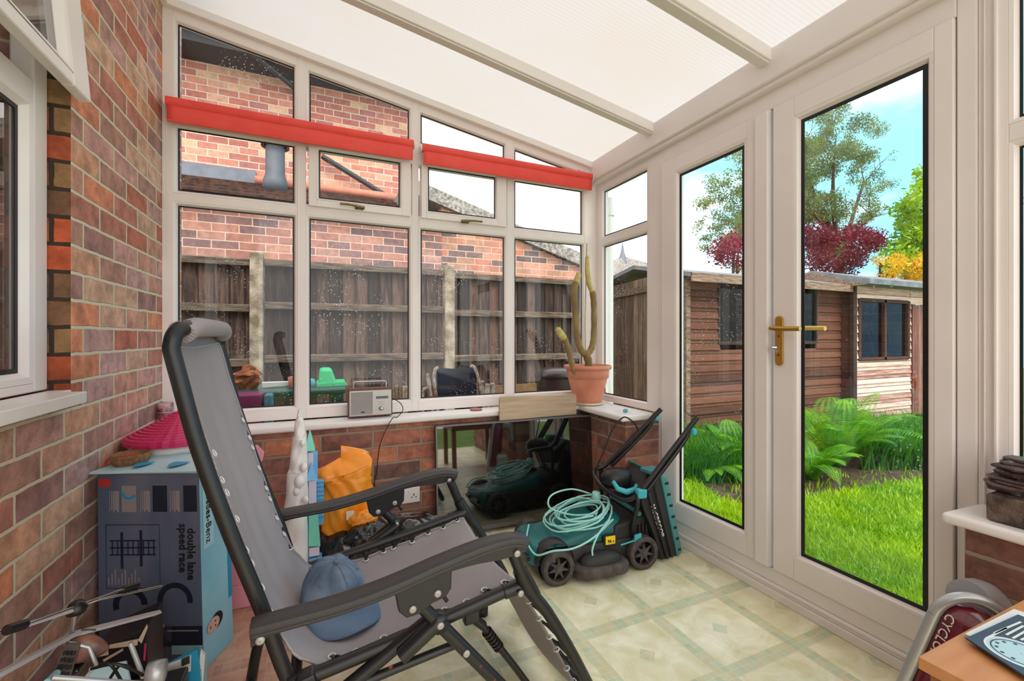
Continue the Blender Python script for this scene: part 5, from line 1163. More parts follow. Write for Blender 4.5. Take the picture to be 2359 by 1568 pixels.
# plank
p0, p1 = P(1150, 975, Y=2.345), P(1327, 965, Y=2.345)
pk = MB().prism([(p0.x, 2.352, .600), (p1.x, 2.335, .600), (p1.x, 2.335, .79-.012), (p1.x-.004, 2.335, .786), (p1.x-.014, 2.335, .79), (p0.x+.014, 2.352, .776), (p0.x+.004, 2.352, .773), (p0.x, 2.352, .764)], (0, .016, 0))
pk = MB(); zt0, zt1 = P(1155, 913, Y=2.345).z, P(1320, 907, Y=2.345).z
pk.prism([(p0.x, 2.338, .602), (p1.x, 2.338, .602), (p1.x, 2.338, zt1-.012), (p1.x-.012, 2.338, zt1), (p0.x+.012, 2.338, zt0), (p0.x, 2.338, zt0-.012)], (0, .017, 0))
tag(pk.build('shelf_board', M['plank'], bevel=.003), 'pale oak-look board with rounded corners resting behind the television top', 'board')
# ================================================================== LAWNMOWER
RZ = math.atan2(1.646-1.687, 1.396-.965)
mw = empty('lawnmower', (1.18, 1.667, 0), RZ, label='teal and black electric lawnmower parked by the glazed doors', cat='lawnmower')
def Wm(name, mb, m, par=mw, **k): return mb.build(name, m, par, **k)
Lm = lambda p: (Matrix.Rotation(-RZ, 3, 'Z') @ (Vector(p)-Vector((1.18, 1.667, 0))))
def wheel(x, y, r, s):
    w_ = empty('wheel', (0, 0, 0)); w_.name = 'wheel'; w_.parent = mw; w_.location = (x, y, r)
    MB().lathe([(r*.72, -.018), (r*.93, -.022), (r, -.014), (r*1.0, .014), (r*.93, .02), (r*.72, .018)], (0, 0, 0), 40, axis='y').lathe([(r*.72, -.018), (r*.70, .01), (r*.72, .018)], (0, 0, 0), 40, axis='y').build('tyre', M['dustyblack'], w_)
    tp = MB()
    for k in range(40):
        a = 6.283*k/40; tp.box((-.0018, -.016, r-.001), (.0018, .016, r+.0016)); n = len(tp.v); 
        for i in range(n-8, n): x_, y_, z_ = tp.v[i]; tp.v[i] = (x_*math.cos(a)+z_*math.sin(a), y_, -x_*math.sin(a)+z_*math.cos(a))
    tp.build('tread', M['dustyblack'], w_)
    st_ = MB(); pts = []
    for k in range(14):
        a = 6.283*k/14; rr = r*.74 if k % 2 == 0 else r*.27; pts.append((rr*math.sin(a), -.014 if s < 0 else .008, rr*math.cos(a)))
    st_.prism(pts, (0, .006, 0)).lathe([(.001, -.02), (r*.16, -.02), (r*.2, -.012), (r*.2, .012)], (0, 0, 0), 20, axis='y').build('star_hub', M['dustyblack'], w_, bevel=.0015)
    MB().lathe([(.001, .006), (r*.72, .006), (r*.72, .01), (.001, .01)], (0, 0, 0), 30, axis='y').build('wheel_back', M['carbon'], w_)
    return w_
wheel(-.2165, .0, .0735, -1); wheel(.2165, .0, .0755, -1); wheel(-.2165, .36, .0735, 1); wheel(.2165, .36, .0755, 1)
# deck
def loft(secs):
    m_ = MB(); n = len(secs[0]); vs = [p for s in secs for p in s]; fs = [(i*n+k, i*n+(k+1) % n, (i+1)*n+(k+1) % n, (i+1)*n+k) for i in range(len(secs)-1) for k in range(n)]
    fs += [tuple(range(n))[::-1], tuple((len(secs)-1)*n+k for k in range(n))]; return m_.add(vs, fs, True)
def rr(x0, x1, y0, y1, z, c=.05, n=5):
    o = []
    for (cx_, cy_, a0) in ((x1-c, y1-c, 0), (x0+c, y1-c, 90), (x0+c, y0+c, 180), (x1-c, y0+c, 270)):
        for k in range(n+1): a = R(a0+90*k/n); o.append(Vector((cx_+c*math.cos(a), cy_+c*math.sin(a), z)))
    return o
Wm('deck', loft([rr(-.30, .25, .025, .335, .045, .07), rr(-.305, .27, .02, .34, .09, .07), rr(-.29, .28, .03, .33, .135, .07)]), M['mowerblack'], bevel=.003)
Wm('side_skirt', loft([rr(-.135, .125, -.055, .08, .022, .055), rr(-.14, .13, -.06, .08, .03, .055), rr(-.14, .13, -.06, .08, .058, .055), rr(-.125, .115, -.05, .08, .070, .05)]), M['dustyblack'], bevel=.002)
Wm('side_bulge', MB().lathe([(.105, 0), (.102, .018), (.08, .034), (.04, .042), (.001, .044)], (0, 0, 0), 32, wob=None), M['mowerblack'], loc=(-.005, .0, .068)).scale = (1.0, .42, 1.0)
# teal motor hood with a rising back
def hood(u, v):
    a = 2*math.pi*u; t = v*math.pi/2; ca, sa_ = math.cos(a), math.sin(a); e_ = .55
    x = -.045+.235*math.copysign(abs(ca)**e_, ca)*math.cos(t)**.35; y = .18+.135*math.copysign(abs(sa_)**e_, sa_)*math.cos(t)**.35
    top = .185+.22*(x+.05) ; z = .115+(top-.115+.012)*math.sin(t)**.8
    return Vector((x, y, z))
Wm('motor_hood', MB().grid(hood, 56, 16), M['teal'])
Wm('front_cowl', loft([rr(-.325, -.16, .04, .32, .07, .05), rr(-.325, -.16, .045, .315, .12, .05), rr(-.30, -.17, .06, .30, .15, .045)]), M['teal'], bevel=.004)
for y_ in (.07, .23): Wm('cowl_vent', MB().box((-.318, y_, .128), (-.25, y_+.07, .1525)), M['carbon'], bevel=.004, rot=(0, R(-8), 0))
Wm('top_grille', MB().box((.04, .12, .222), (.12, .24, .246)), M['carbon'], bevel=.01)
Wm('wheel_arch', MB().lathe([(.085, -.004), (.09, .0), (.09, .06), (.07, .065)], (-.2165, .02, .085), 30, axis='y'), M['mowerblack'])
# rear housing
Wm('rear_housing', MB().hexa([(.08, .04, .10), (.30, .04, .08), (.30, .32, .08), (.08, .32, .10)], [(.10, .05, .19), (.27, .05, .225), (.27, .31, .225), (.10, .31, .19)]), M['mowerblack'], bevel=.012, seg=3)
Wm('rear_flap', MB().hexa([(.235, .06, .222), (.30, .06, .19), (.30, .30, .19), (.235, .30, .222)], [(.30, .06, .37), (.325, .06, .345), (.325, .30, .345), (.30, .30, .37)]), M['carbon'], bevel=.005)
for y_ in (.11, .15, .19, .23):
    for z_ in (.26, .29, .32): Wm('flap_hole', MB().box((.264+(z_-.26)*.25, y_, z_), (.275+(z_-.26)*.25, y_+.02, z_+.006)), M['dustyblack'])
Wm('flap_hinge', MB().tube([(.235, .05, .232), (.235, .31, .232)], .012, 10), M['tealframe'])
for k in range(5): Wm('cooling_rib', MB().box((.18+.02*k, .035, .115), (.187+.02*k, .045, .185)), M['mowerblack'])
Wm('height_lever', MB().tube([(.10, .0, .125), (.17, -.004, .137)], .004, 8).hexa([(.165, -.012, .120), (.20, -.012, .130), (.20, .0, .130), (.165, .0, .120)], [(.17, -.012, .162), (.205, -.012, .168), (.205, .0, .168), (.17, .0, .162)]), M['teal2'], bevel=.003)
q = Lm(P(1398, 1250, Y=1.655)); sk_ = Wm('rating_sticker', MB().box((.035, .0215, .125), (.085, .0245, .162)), M['yellow'])
Wm('sticker_bracket', MB().box((.028, .024, .05), (.092, .04, .165)), M['mowerblack'])
text('96', .020, M['ink'], sk_, (.055, .0208, .139), (R(90), 0, 0), bold=.0004, keep=False); text('dB', .009, M['ink'], sk_, (.075, .0208, .137), (R(90), 0, 0))
# lower handle posts and folded handle
nA, nB = Lm((1.375, 1.66, .335)), Lm((1.665, 1.60, .683)); fA, fB = Lm((1.395, 1.975, .37)), Lm((1.655, 1.85, .688))
fB = Lm(P(1520, 945, X=1.66)); nB = Lm(P(1603, 965, X=1.665))
Wm('lower_post', MB().tube(crv([(.19, .035, .14), (.185, .03, .2), (.19, .0, .30), Lm((1.375, 1.66, .345))], 4), .0115, 10), M['tubeblack'])
Wm('lower_post', MB().tube(crv([(.19, .325, .14), (.185, .33, .2), (.19, .33, .30), Lm((1.395, 1.975, .38))], 4), .0115, 10), M['tubeblack'])
off = Vector((-.02, 0, -.02))
hb = crv([nB, nB.lerp(nA, .5), nA+(nB-nA)*.06, nA+Vector((-.03, .02, -.022)), nA+Vector((-.065, .07, -.02)), (nA+fA)/2+Vector((-.095, 0, -.005)), fA+Vector((-.075, -.07, .0)), fA+Vector((-.04, -.015, .01)), fA+(fB-fA)*.08, fA.lerp(fB, .5), fB], 6)
hd = Wm('folded_handle', MB().tube(hb, .0115, 12), M['tubeblack'])
for (a, b) in ((nA, nB), (fA, fB)):
    d = (b-a).normalized(); u = Vector((0, 0, 1)).cross(d).normalized(); v = d.cross(u)
    Wm('inner_tube', MB().tube(crv([a+(b-a)*.12-v*.024, a+(b-a)*.6-v*.024, a+(b-a)*.80-v*.018, a+(b-a)*.86-v*.004], 4), .0105, 10), M['tubeblack'])
    Wm('grip_sleeve', MB().tube([b-d*.085, b+d*.01], .0125, 12), M['black'])
for pxy, X_ in (((1595, 994), 1.655), ((1510, 962), 1.66)):
    q = Lm(P(*pxy, X=X_)); Wm('wing_knob', MB().lathe([(.001, -.02), (.012, -.02), (.019, -.005), (.017, .012), (.001, .014)], q, 8, axis='y', sm=False), M['teal2'], bevel=.003)
# switch box with lever
sb = Lm(P(1420, 1098, Y=1.80)); 
Wm('switch_box', MB().lathe([(.001, -.05), (.05, -.045), (.065, -.02), (.068, .01), (.05, .035), (.001, .042)], sb, 20, wob=lambda a, h: 1+.18*math.cos(2*a)), M['black'])
Wm('power_lever', MB().tube([sb+Vector((-.05, -.05, .0)), sb+Vector((-.04, -.075, -.03)), sb+Vector((.0, -.09, -.045)), sb+Vector((.05, -.085, -.04)), sb+Vector((.075, -.06, -.03))], [.009, .013, .014, .013, .009], 10), M['teal2'])
Wm('motor_cover', MB().lathe([(.001, .06), (.035, .058), (.05, .02), (.045, -.03), (.001, -.04)], Lm(P(1462, 1100, Y=1.9)), 16), M['carbon'])
w1 = Lm(P(1383, 1080, Y=1.86)); q = [P(1375, 1110, Y=1.9), P(1372, 1085, Y=1.9), P(1390, 1040, Y=1.88), P(1410, 990, Y=1.86), P(1430, 965, Y=1.84), P(1443, 961, Y=1.83), P(1462, 975, Y=1.84), P(1470, 990, Y=1.85)]
Wm('control_cable', MB().tube([Lm(p) for p in crv(q, 6)], .004, 8), M['tubeblack'])
Wm('frame_link', MB().tube([Lm(P(1402, 1128, Y=1.98)), Lm(P(1398, 1175, Y=1.99))], .009, 8).tube([Lm(P(1385, 1120, Y=1.9)), Lm(P(1384, 1150, Y=1.96))], .009, 8), M['tubeblack'])
Wm('pivot_clip', MB().box((nA.x-.005, nA.y-.02, nA.z-.01), (nA.x+.045, nA.y+.012, nA.z+.035)), M['teal2'], bevel=.008)
# coiled cable on the hood: a thing of its own
random.seed(11)
cc = []; pc0 = Vector((-.035, .165, 0)); N_ = 8
base = Matrix.Rotation(RZ, 3, 'Z'); org = Vector((1.18, 1.667, 0))
pts = []
for t in range(N_*20):
    k = t/20; a = 6.283*k; f = .80+.22*math.sin(k*2.4); rx = .165*f; ry = .135*f+.012*math.sin(k*5)
    x = pc0.x+rx*math.cos(a)+.02*math.sin(k*3.1); y = pc0.y-.015+ry*math.sin(a)+.02*math.cos(k*2.3)
    zt = .215+.24*(x+.05)+.006*k*.8+.006*math.sin(a*2+k) - .35*max(0, -(y-.06)) - max(0, -.20-x)*.25
    pts.append(org+base @ Vector((x, y, zt)))
lead = crv([(org+base @ Vector((-.26, .24, .17))), (org+base @ Vector((-.315, .12, .155))), (org+base @ Vector((-.31, .02, .135))), (org+base @ Vector((-.25, -.03, .165))), (org+base @ Vector((-.16, -.045, .17))), (org+base @ Vector((-.05, -.02, .19))), (org+base @ Vector((.09, .05, .225)))], 8)
loop = crv([(org+base @ Vector((.10, .25, .27))), (org+base @ Vector((-.02, .26, .31))), (org+base @ Vector((-.14, .24, .30))), (org+base @ Vector((-.17, .19, .26))), (org+base @ Vector((-.08, .12, .24))), (org+base @ Vector((.02, .08, .25)))], 8)
tail = crv([(org+base @ Vector((.06, .03, .235))), (org+base @ Vector((-.02, -.012, .20))), (org+base @ Vector((-.065, -.038, .155))), (org+base @ Vector((-.07, -.045, .125)))], 8)
cb = MB().tube(crv(pts[::4], 4), .0043, 8).tube(lead, .0043, 8).tube(loop, .0043, 8).tube(tail, .0043, 8)
cbe = empty('mower_cable', tuple(org+base @ Vector((-.03, .17, .2))), label='pale teal mains cable coiled in loops on top of the lawnmower', cat='cable')
cb.build('coil', M['cable'], cbe, keep=True)
q = org+base @ Vector((.085, .20, .285)); MB().lathe([(.001, -.03), (.02, -.028), (.024, -.005), (.02, .02), (.001, .024)], q, 12).build('plug', M['cable'], cbe, keep=True, bevel=.003)
# grass box leaning by the door frame
gb = empty('grass_box', (1.6, 1.78, 0), label='black fabric grass box with teal frame leaning by the left door', cat='grass box')
yA = 1.665
F = [P(1522, 1286, Y=yA), P(1560, 1289, Y=yA), P(1521, 1094, Y=yA), P(1473, 1138, Y=yA)]; F[0].z = F[1].z = 0.0
bk = Vector((.02, .27, .0))
MB().hexa([F[0], F[1], F[1]+bk, F[0]+bk], [F[3], F[2], F[2]+bk+Vector((0, -.03, 0)), F[3]+bk+Vector((.02, -.03, 0))]).build('fabric_bag', M['bagfabric'], gb, keep=True, bevel=.012, seg=3)
E0, E1, E2, E3 = F[1]+Vector((-.002, -.006, .0)), F[1]+Vector((.030, -.006, .02)), F[2]+Vector((.04, -.006, -.012)), F[2]+Vector((-.005, -.006, .006))
MB().hexa([E0, E1, E1+bk, E0+bk], [E3, E2, E2+bk, E3+bk]).build('rigid_back', M['tealframe'], gb, keep=True, bevel=.006)
for k in range(7):
    t = (k+.6)/7.5; a = E0.lerp(E3, t); b = E1.lerp(E2, t); MB().box((a.lerp(b, .35).x, a.y-.0015, a.z-.004), (a.lerp(b, .85).x, a.y+.004, a.z+.008)).build('slot', M['carbon'], gb, keep=True)
rim = MB(); e_ = .006
pr = [F[0]+Vector((.008, -.006, .012)), F[0].lerp(F[3], .5)+Vector((.004, -.009, 0)), F[3]+Vector((.01, -.006, -.012)), F[2]+Vector((-.02, -.006, -.01))]
rim.tube(crv(pr, 5), .006, 8); rim.tube([F[0].lerp(F[1], .33)+Vector((0, -.008, .01)), F[3].lerp(F[2], .35)+Vector((0, -.01, -.02))], .007, 8); rim.tube([F[0].lerp(F[1], .62)+Vector((0, -.008, .01)), F[3].lerp(F[2], .66)+Vector((0, -.01, -.02))], .006, 8)
rim.build('piped_edge', M['bagfabric'], gb, keep=True)
d = (F[0]-F[3]); ang = math.atan2(d.z, d.x); m0 = F[3].lerp(F[0], .48)+(F[2]-F[3])*.30
text('McGREGOR', .034, M['inkwhite'], gb, (m0.x, yA-.011, m0.z), (R(90), -ang, 0), bold=.0006, keep=True)
MB().tube(crv([F[3]+Vector((.005, .0, 0)), F[3].lerp(F[2], .5)+Vector((0, 0, .012)), F[2]], 4), .005, 8).build('top_wire', M['tubeblack'], gb, keep=True)
MB().box((F[2].x-.05, yA+.02, F[2].z+.0), (F[2].x+.03, yA+.09, F[2].z+.022)).build('carry_grip', M['tealframe'], gb, keep=True, bevel=.006)

# ================================================================== BAGS
def crumple(c, r, seed, amp=.12, nu=64, nv=32, flat=True, knot=None):
    rnd = random.Random(seed); ks = [(Vector((rnd.gauss(0, 1), rnd.gauss(0, 1), rnd.gauss(0, 1))).normalized(), rnd.uniform(2, 7), rnd.uniform(0, 6)) for _ in range(14)]
    def f(u, v):
        a = 2*math.pi*u; t = math.pi*(v-.5); d = Vector((math.cos(t)*math.cos(a), math.cos(t)*math.sin(a), math.sin(t)))
        s = 1+sum(amp*.35*abs(math.sin(k*d.dot(n)*1.7+ph)) for n, k, ph in ks)/2.2-amp
        p = Vector((c[0]+d.x*r[0]*s, c[1]+d.y*r[1]*s, c[2]+d.z*r[2]*s))
        if flat: p.z = max(p.z, .002+.004*math.sin(a*5))
        return p
    return MB().grid(f, nu, nv)
bb = empty('bin_bag', (.28, 2.15, 0), label='shiny black bin bag slumped on the floor behind the chair', cat='bag')
crumple((.17, 2.12, .115), (.22, .17, .135), 3, .16).build('sack', M['binbag'], bb, keep=True)
crumple((.42, 2.16, .09), (.18, .16, .12), 5, .14).build('sack_fold', M['binbag'], bb, keep=True)
crumple((.20, 1.99, .235), (.07, .05, .045), 9, .5, flat=False).build('tied_neck', M['binbag'], bb, keep=True)
ob = empty('carrier_bag', (P(790, 1200, Y=2.12).x, 2.12, .2), label='bright orange plastic carrier bag, stuffed, resting on the black bin bag', cat='bag')
oc = P(795, 1120, Y=2.12)
def obf(u, v):
    a = 2*math.pi*u; ca, sa_ = math.cos(a), math.sin(a)
    w_ = .105+.012*math.sin(v*5)+.03*math.exp(-((v-.82)/.12)**2)-.03*max(0, (.12-v)/.12)
    if v > .86: w_ *= max(.02, 1-((v-.86)/.14)**2)
    fold = 1+.05*math.sin(a*7+v*6)+.06*math.sin(a*4-v*11)+.03*math.sin(a*13+v*20)
    lx = .012*math.sin(v*4)+(-.01 if v > .7 else 0)
    z = .205+.345*v+.018*math.sin(a*2+.6)*(v > .8)*1.0-.03*ca*(v > .75)*-1
    return Vector((oc.x+lx+w_*ca*fold, 2.12+.08*sa_*fold*(1 if v < .8 else max(.05, 1-((v-.8)/.2)**2)), z))
ogb = MB().grid(obf, 80, 40); n_ = len(ogb.v); 
ogb.build('bag_body', M['orange'], ob, keep=True)
kn = P(836, 1195, Y=2.02); crumple((kn.x, kn.y, kn.z), (.05, .035, .03), 21, .5, flat=False, nu=40, nv=20).build('scrunched_corner', M['orange'], ob, keep=True)
q = P(808, 1186, Y=2.02); MB().box((q.x-.018, q.y-.002, q.z-.018), (q.x+.014, q.y+.002, q.z+.018)).build('white_label', M['inkwhite'], ob, keep=True)

# ================================================================== TOYS
ip = empty('crystal_tower_toy', (P(692, 1310, Y=1.95).x, 1.95, 0), label='pearly white jagged plastic toy tower with pointed spire', cat='toy')
tb5 = [(1320, 646, 709), (1250, 647, 709), (1190, 651, 709), (1130, 658, 709), (1085, 662, 709), (1079, 666, 709), (1045, 669, 708), (1010, 674, 707), (1000, 677, 706), (972, 679, 701), (962, 683, 698), (955, 684, 697), (940, 689, 692)]
def icef(u, v):
    f = v*(len(tb5)-1); i = min(int(f), len(tb5)-2); t = f-i; y_, a_, b_ = (tb5[i][k]*(1-t)+tb5[i+1][k]*t for k in range(3))
    L_, R_ = P(a_, y_, Y=1.95), P(b_, y_, Y=1.95); c = (L_+R_)/2; hw = (R_.x-L_.x)/2; a = 6.28318*u
    bump = 1+(.07*math.sin(a*3+v*31)+.06*math.sin(a*5-v*47)+.05*math.sin(v*60+a))*(1 if v < .97 else 0)
    return Vector((c.x+hw*math.cos(a)*(1+.3*(bump-1)), 1.95+hw*1.1*math.sin(a)*bump, max(.0, c.z)))
MB().grid(icef, 36, 72).build('spire', M['ice'], ip, keep=True)
for (px, py, w_) in ((690, 1108, .020), (700, 1075, .014), (683, 1130, .013), (697, 1020, .010), (704, 1150, .012)):
    q = P(px, py, Y=1.905); MB().lathe([(.001, -w_*1.6), (w_*.8, -w_*.9), (w_, 0), (w_*.7, w_*.8), (.001, w_*1.2)], q, 10).build('moulded_knob', M['ice'], ip, keep=True)
ct = empty('castle_playset', (P(728, 1290, Y=1.98).x, 1.98, 0), label='narrow pastel castle playset edge with aqua pointed roofs', cat='toy')
def bxp(x0, x1, y0, y1, Y, d, m, nm, hz=True):
    a = P(x0, y1, Y=Y); b = P(x1, y0, Y=Y); return MB().box((a.x, Y, a.z), (b.x, Y+d, b.z)).build(nm, m, ct, keep=True, bevel=.002)
def cone(px, base, top, w, Y, m, nm='pointed_roof'):
    a = P(px, base, Y=Y); b = P(px, top, Y=Y); ww = w/1020*a.xy.length*.5
    return MB().add([(a.x-ww, Y-.02, a.z), (a.x+ww, Y-.02, a.z), (a.x+ww, Y+.05, a.z), (a.x-ww, Y+.05, a.z), (b.x, Y+.01, b.z)], [(0, 1, 4), (1, 2, 4), (2, 3, 4), (3, 0, 4), (0, 3, 2, 1)]).build(nm, m, ct, keep=True)
bxp(709, 722, 1042, 1300, 1.99, .06, M['lilac'], 'tower_wall'); cone(714, 1036, 988, 20, 1.99, M['aqua'])
bxp(710, 732, 1046, 1110, 2.0, .06, M['skyblue'], 'tower_wall'); cone(718, 1103, 1064, 22, 1.97, M['skyblue']); bxp(711, 729, 1104, 1180, 1.97, .05, M['lilac'], 'tower_wall')
bxp(729, 746, 1106, 1210, 2.03, .05, M['skyblue'], 'tower_wall')
a = P(711, 1258, Y=1.96); b = P(738, 1258, Y=1.96); c = P(731, 1170, Y=1.96); d = P(712, 1170, Y=1.96); MB().prism([a, b, c, d], (0, .05, 0)).build('sloping_roof', M['aqua'], ct, keep=True)
bxp(712, 736, 1259, 1283, 1.965, .05, M['lilac'], 'tower_wall'); bxp(712, 742, 1283, 1315, 1.965, .05, M['skyblue'], 'base')
for k in range(9): 
    z_ = P(738, 1112+k*10, Y=2.028).z; q0_, q1_ = P(730, 1110, Y=2.028), P(746, 1110, Y=2.028); MB().box((q0_.x, 2.026, z_), (q1_.x, 2.03, z_+.003)).build('roof_ridge', M['printblue'], ct, keep=True)
# pink drum tower behind the carton
dt_ = empty('toy_tower', (P(415, 1050, Y=2.16).x, 2.16, 0), label='pink toy tower with ridged magenta cone roof behind the blue carton', cat='toy')
ap_ = P(413, 935, Y=2.12); ey = P(400, 1010, Y=2.12); rc_ = .172; tx, ty = -.472, 2.08
conez0 = P(380, 1012, Y=2.0).z; pr_ = []
na = 12
for k in range(na): t = k/na; r1 = rc_*(1-t)+.018*t; z_ = conez0+(ap_.z-conez0-.02)*t; pr_ += [(r1, z_), (r1-.002, z_+.010), (rc_*(1-(k+1)/na)+.018*(k+1)/na+.003, z_+.0125)]
pr_ = [(rc_-.01, conez0-.016), (rc_+.004, conez0-.014), (rc_+.004, conez0-.002)]+pr_+[(.016, ap_.z-.02), (.014, ap_.z+.005), (.001, ap_.z+.012)]
MB().lathe(pr_, (tx, ty, 0), 60, sm=False, wob=lambda a, h: 1+.008*math.cos(a*30)).build('cone_roof', M['magenta'], dt_, keep=True)
MB().lathe([(.001, conez0-.017), (.160, conez0-.017), (.160, conez0-.042), (.156, conez0-.044)], (tx, ty, 0), 48).build('white_band', M['white'], dt_, keep=True)
MB().lathe([(.157, conez0-.043), (.155, .0), (.001, 0)], (tx, ty, 0), 48).build('drum_wall', M['palepink'], dt_, keep=True)
pp_ = empty('playhouse_panel', (P(560, 1400, Y=1.95).x, 1.95, 0), label='pale pink plastic playhouse base showing behind the chair back', cat='toy')
a = P(520, 1405, Z=0); b = P(577, 1400, Z=0)
MB().box((a.x-.02, a.y, 0), (b.x, a.y+.35, P(560, 1215, Y=a.y).z)).build('wall', M['pinkpanel'], pp_, keep=True, bevel=.004)
MB().box((a.x, a.y-.012, 0), (b.x+.004, a.y, P(560, 1345, Y=a.y).z)).build('plinth', M['pinkpanel'], pp_, keep=True, bevel=.004)
q = P(600, 1045, Y=2.2); tag(MB().prism([P(592, 1025, Y=2.2), P(609, 1042, Y=2.2), P(604, 1062, Y=2.2), P(580, 1075, Y=2.2), P(575, 1030, Y=2.2)], (0, .01, 0)).box((q.x-.06, 2.2, 0), (q.x-.05, 2.21, q.z)).build('pink_flag_toy', M['pinkpanel']), 'small lilac-pink pointed toy piece beside the chair back', 'toy')
wq = P(298, 1045, Y=1.93)
wk = empty('wicker_basket', (wq.x, 1.95, 0), label='small wicker basket with red trim on top of the blue carton', cat='basket')
zb = .652; wy = 1.875; wxc = P(302, 1060, Y=wy).x
MB().lathe([(.001, 0), (.045, 0), (.055, .035), (.052, .04), (.048, .035), (.001, .012)], (wxc, wy, zb), 28, wob=lambda a, h: 1+.02*math.sin(a*24)).build('basket', M['wicker'], wk, keep=True)
MB().tube(crv([(wxc-.062, wy-.02, zb+.008), (wxc-.052, wy-.02, zb+.030), (wxc-.01, wy-.035, zb+.037), (wxc+.03, wy-.03, zb+.038)], 5), .0035, 8).build('red_trim', M['redfab'], wk, keep=True)

# ================================================================== CARTON
P0 = Vector((-.33, 1.71, 0)); ul = Vector((-.92, .39, 0)).normalized(); ud = Vector((.39, .92, 0)).normalized(); WB = .335; DB = .155; HB = .65
ub = math.atan2(-ul.y, -ul.x)
bx = empty('toy_carton', (P0.x, P0.y, 0), label='large glossy blue cardboard racing-toy carton beside the brick wall', cat='box')
P0t = P0+Vector((-.012, -.005, HB)); 
def F_(s, t, d=0.0):   # point on front face: s from left 0..1, t height 0..1, d towards viewer
    b_ = P0+ul*WB*(1-s); tt = P0t+ul*(WB-.012)*(1-s); p = b_.lerp(tt, t); return p-ud*d
def G_(s, t, d=0.0):   # right face
    b_ = P0+ud*DB*s; tt = P0t+ud*(DB-.01)*s; return b_.lerp(tt, t)-ul*d
c4 = [P0+ul*WB, P0, P0+ud*DB, P0+ul*WB+ud*DB]; t4 = [P0t+ul*(WB-.012), P0t, P0t+ud*(DB-.01), P0t+ul*(WB-.012)+ud*DB]
MB().hexa(c4, t4).build('carton_body', M['boxblue'], bx, keep=True, bevel=.003)
def quadF(s0, s1, t0, t1, m, nm, d=.0012, fn=F_, skew=0): 
    return MB().prism([fn(s0, t0, d), fn(s1, t0, d), fn(s1, t1, d), fn(s0, t1, d)], (fn(0, 0, 0)-fn(0, 0, d))*.6).build(nm, m, bx, keep=True)
quadF(0.005, .995, .005, .99, M['boxdark'], 'printed_front')
quadF(0.0, .985, .99, 1.0, M['boxpale'], 'top_edge')
# top flap tipped towards the viewer
fl_ = MB().prism([F_(-.03, 1.0, .03), F_(1.0, 1.005, .02), F_(1.0, 1.02, -DB), F_(.07, 1.02, -DB)], (0, 0, .003)).build('top_flap', M['boxpale'], bx, keep=True)
for (s0, s1) in ((.28, .42), (.62, .78)):
    pts = []
    for k in range(9): a = math.pi*k/8*-1; pts.append(F_((s0+s1)/2+(s1-s0)/2*math.cos(a), 1.0155+.0*k, -.06-.07*math.sin(a)*-1*-.6))
    pts = [F_(s0, 1.0155, -.06)+Vector((0, 0, .004))]+[F_((s0+s1)/2+(s1-s0)/2*math.cos(math.pi-math.pi*k/8), 1.0155, -.06+.055*math.sin(math.pi*k/8))+Vector((0, 0, .004)) for k in range(9)]+[F_(s1, 1.0155, -.06)+Vector((0, 0, .004))]
    MB().add(pts[1:-1], [tuple(range(9))]).build('swoosh_print', M['printblue'], bx, keep=True, solid=.0008)
# three inset photos along the top
for (s0, s1) in ((.24, .38), (.54, .68), (.84, .97)): quadF(s0, s1, .80, .93, M['printdark'] if s0 > .3 else M['printmid'], 'inset_picture', .002)
def arcF(cs, ct, r0, r1, a0, a1, m, nm, asp=.52, d=.0026):
    o = []; n = 16
    for k in range(n+1): a = R(a0+(a1-a0)*k/n); o.append(F_(cs+r1*math.cos(a), ct+r1*asp*math.sin(a), d))
    for k in range(n+1): a = R(a1+(a0-a1)*k/n); o.append(F_(cs+r0*math.cos(a), ct+r0*asp*math.sin(a), d))
    m_ = MB(); 
    vs = o; fs = [(k, k+1, 2*n+1-(k+1), 2*n+1-k) for k in range(n)]
    return m_.add(vs, fs).build(nm, m, bx, keep=True, solid=.0006)
arcF(.31, .90, .05, .075, 180, 330, M['printblue'], 'track_picture')
arcF(.31, .34, .11, .165, 0, 200, M['printdark'], 'loop_picture'); arcF(.74, .36, .12, .17, -10, 190, M['printdark'], 'loop_picture')
for (s, t0, t1) in ((.235, .52, .70), (.42, .53, .71)): quadF(s-.012, s+.012, t0, t1, M['printdark'], 'pit_crew_picture', .0024)
for (t, h) in ((.655, .006), (.62, .006), (.585, .006)): quadF(.12, .56, t, t+h, M['printdark'], 'track_rail_picture', .0026)
for k in range(9): quadF(.14+.05*k, .148+.05*k, .585, .655, M['printdark'], 'track_post_picture', .0026)
for k in range(10): quadF(.10+.032*k, .112+.032*k, .44, .475+.02*(k % 3), M['printmid'], 'list_print', .0022)
for s0 in (.12, .42, .71):
    for k in range(5): quadF(s0+.018*k, s0+.022*k+.006, .80+.01*(k % 2), .905, M['printmid'], 'small_print', .0022)
quadF(.02, .13, .925, .965, M['redfab'], 'logo_patch', .0022)
for (a, b, c_, d_) in ((.08, .60, .735, .738), (.08, .60, .42, .423), (.08, .083, .42, .738), (.597, .60, .42, .738)): quadF(a, b, c_, d_, M['printdark'], 'panel_line', .002)
# lettering reads downwards, on its side
for s_, w_ in ((.905, 'double lane'), (.825, 'speed race')):
    q = F_(s_, .59 if s_ > .9 else .62, .003); text(w_, .036, M['ink'], bx, q, (R(90), R(90), ub), bold=.0006, keep=True, name='lettering')
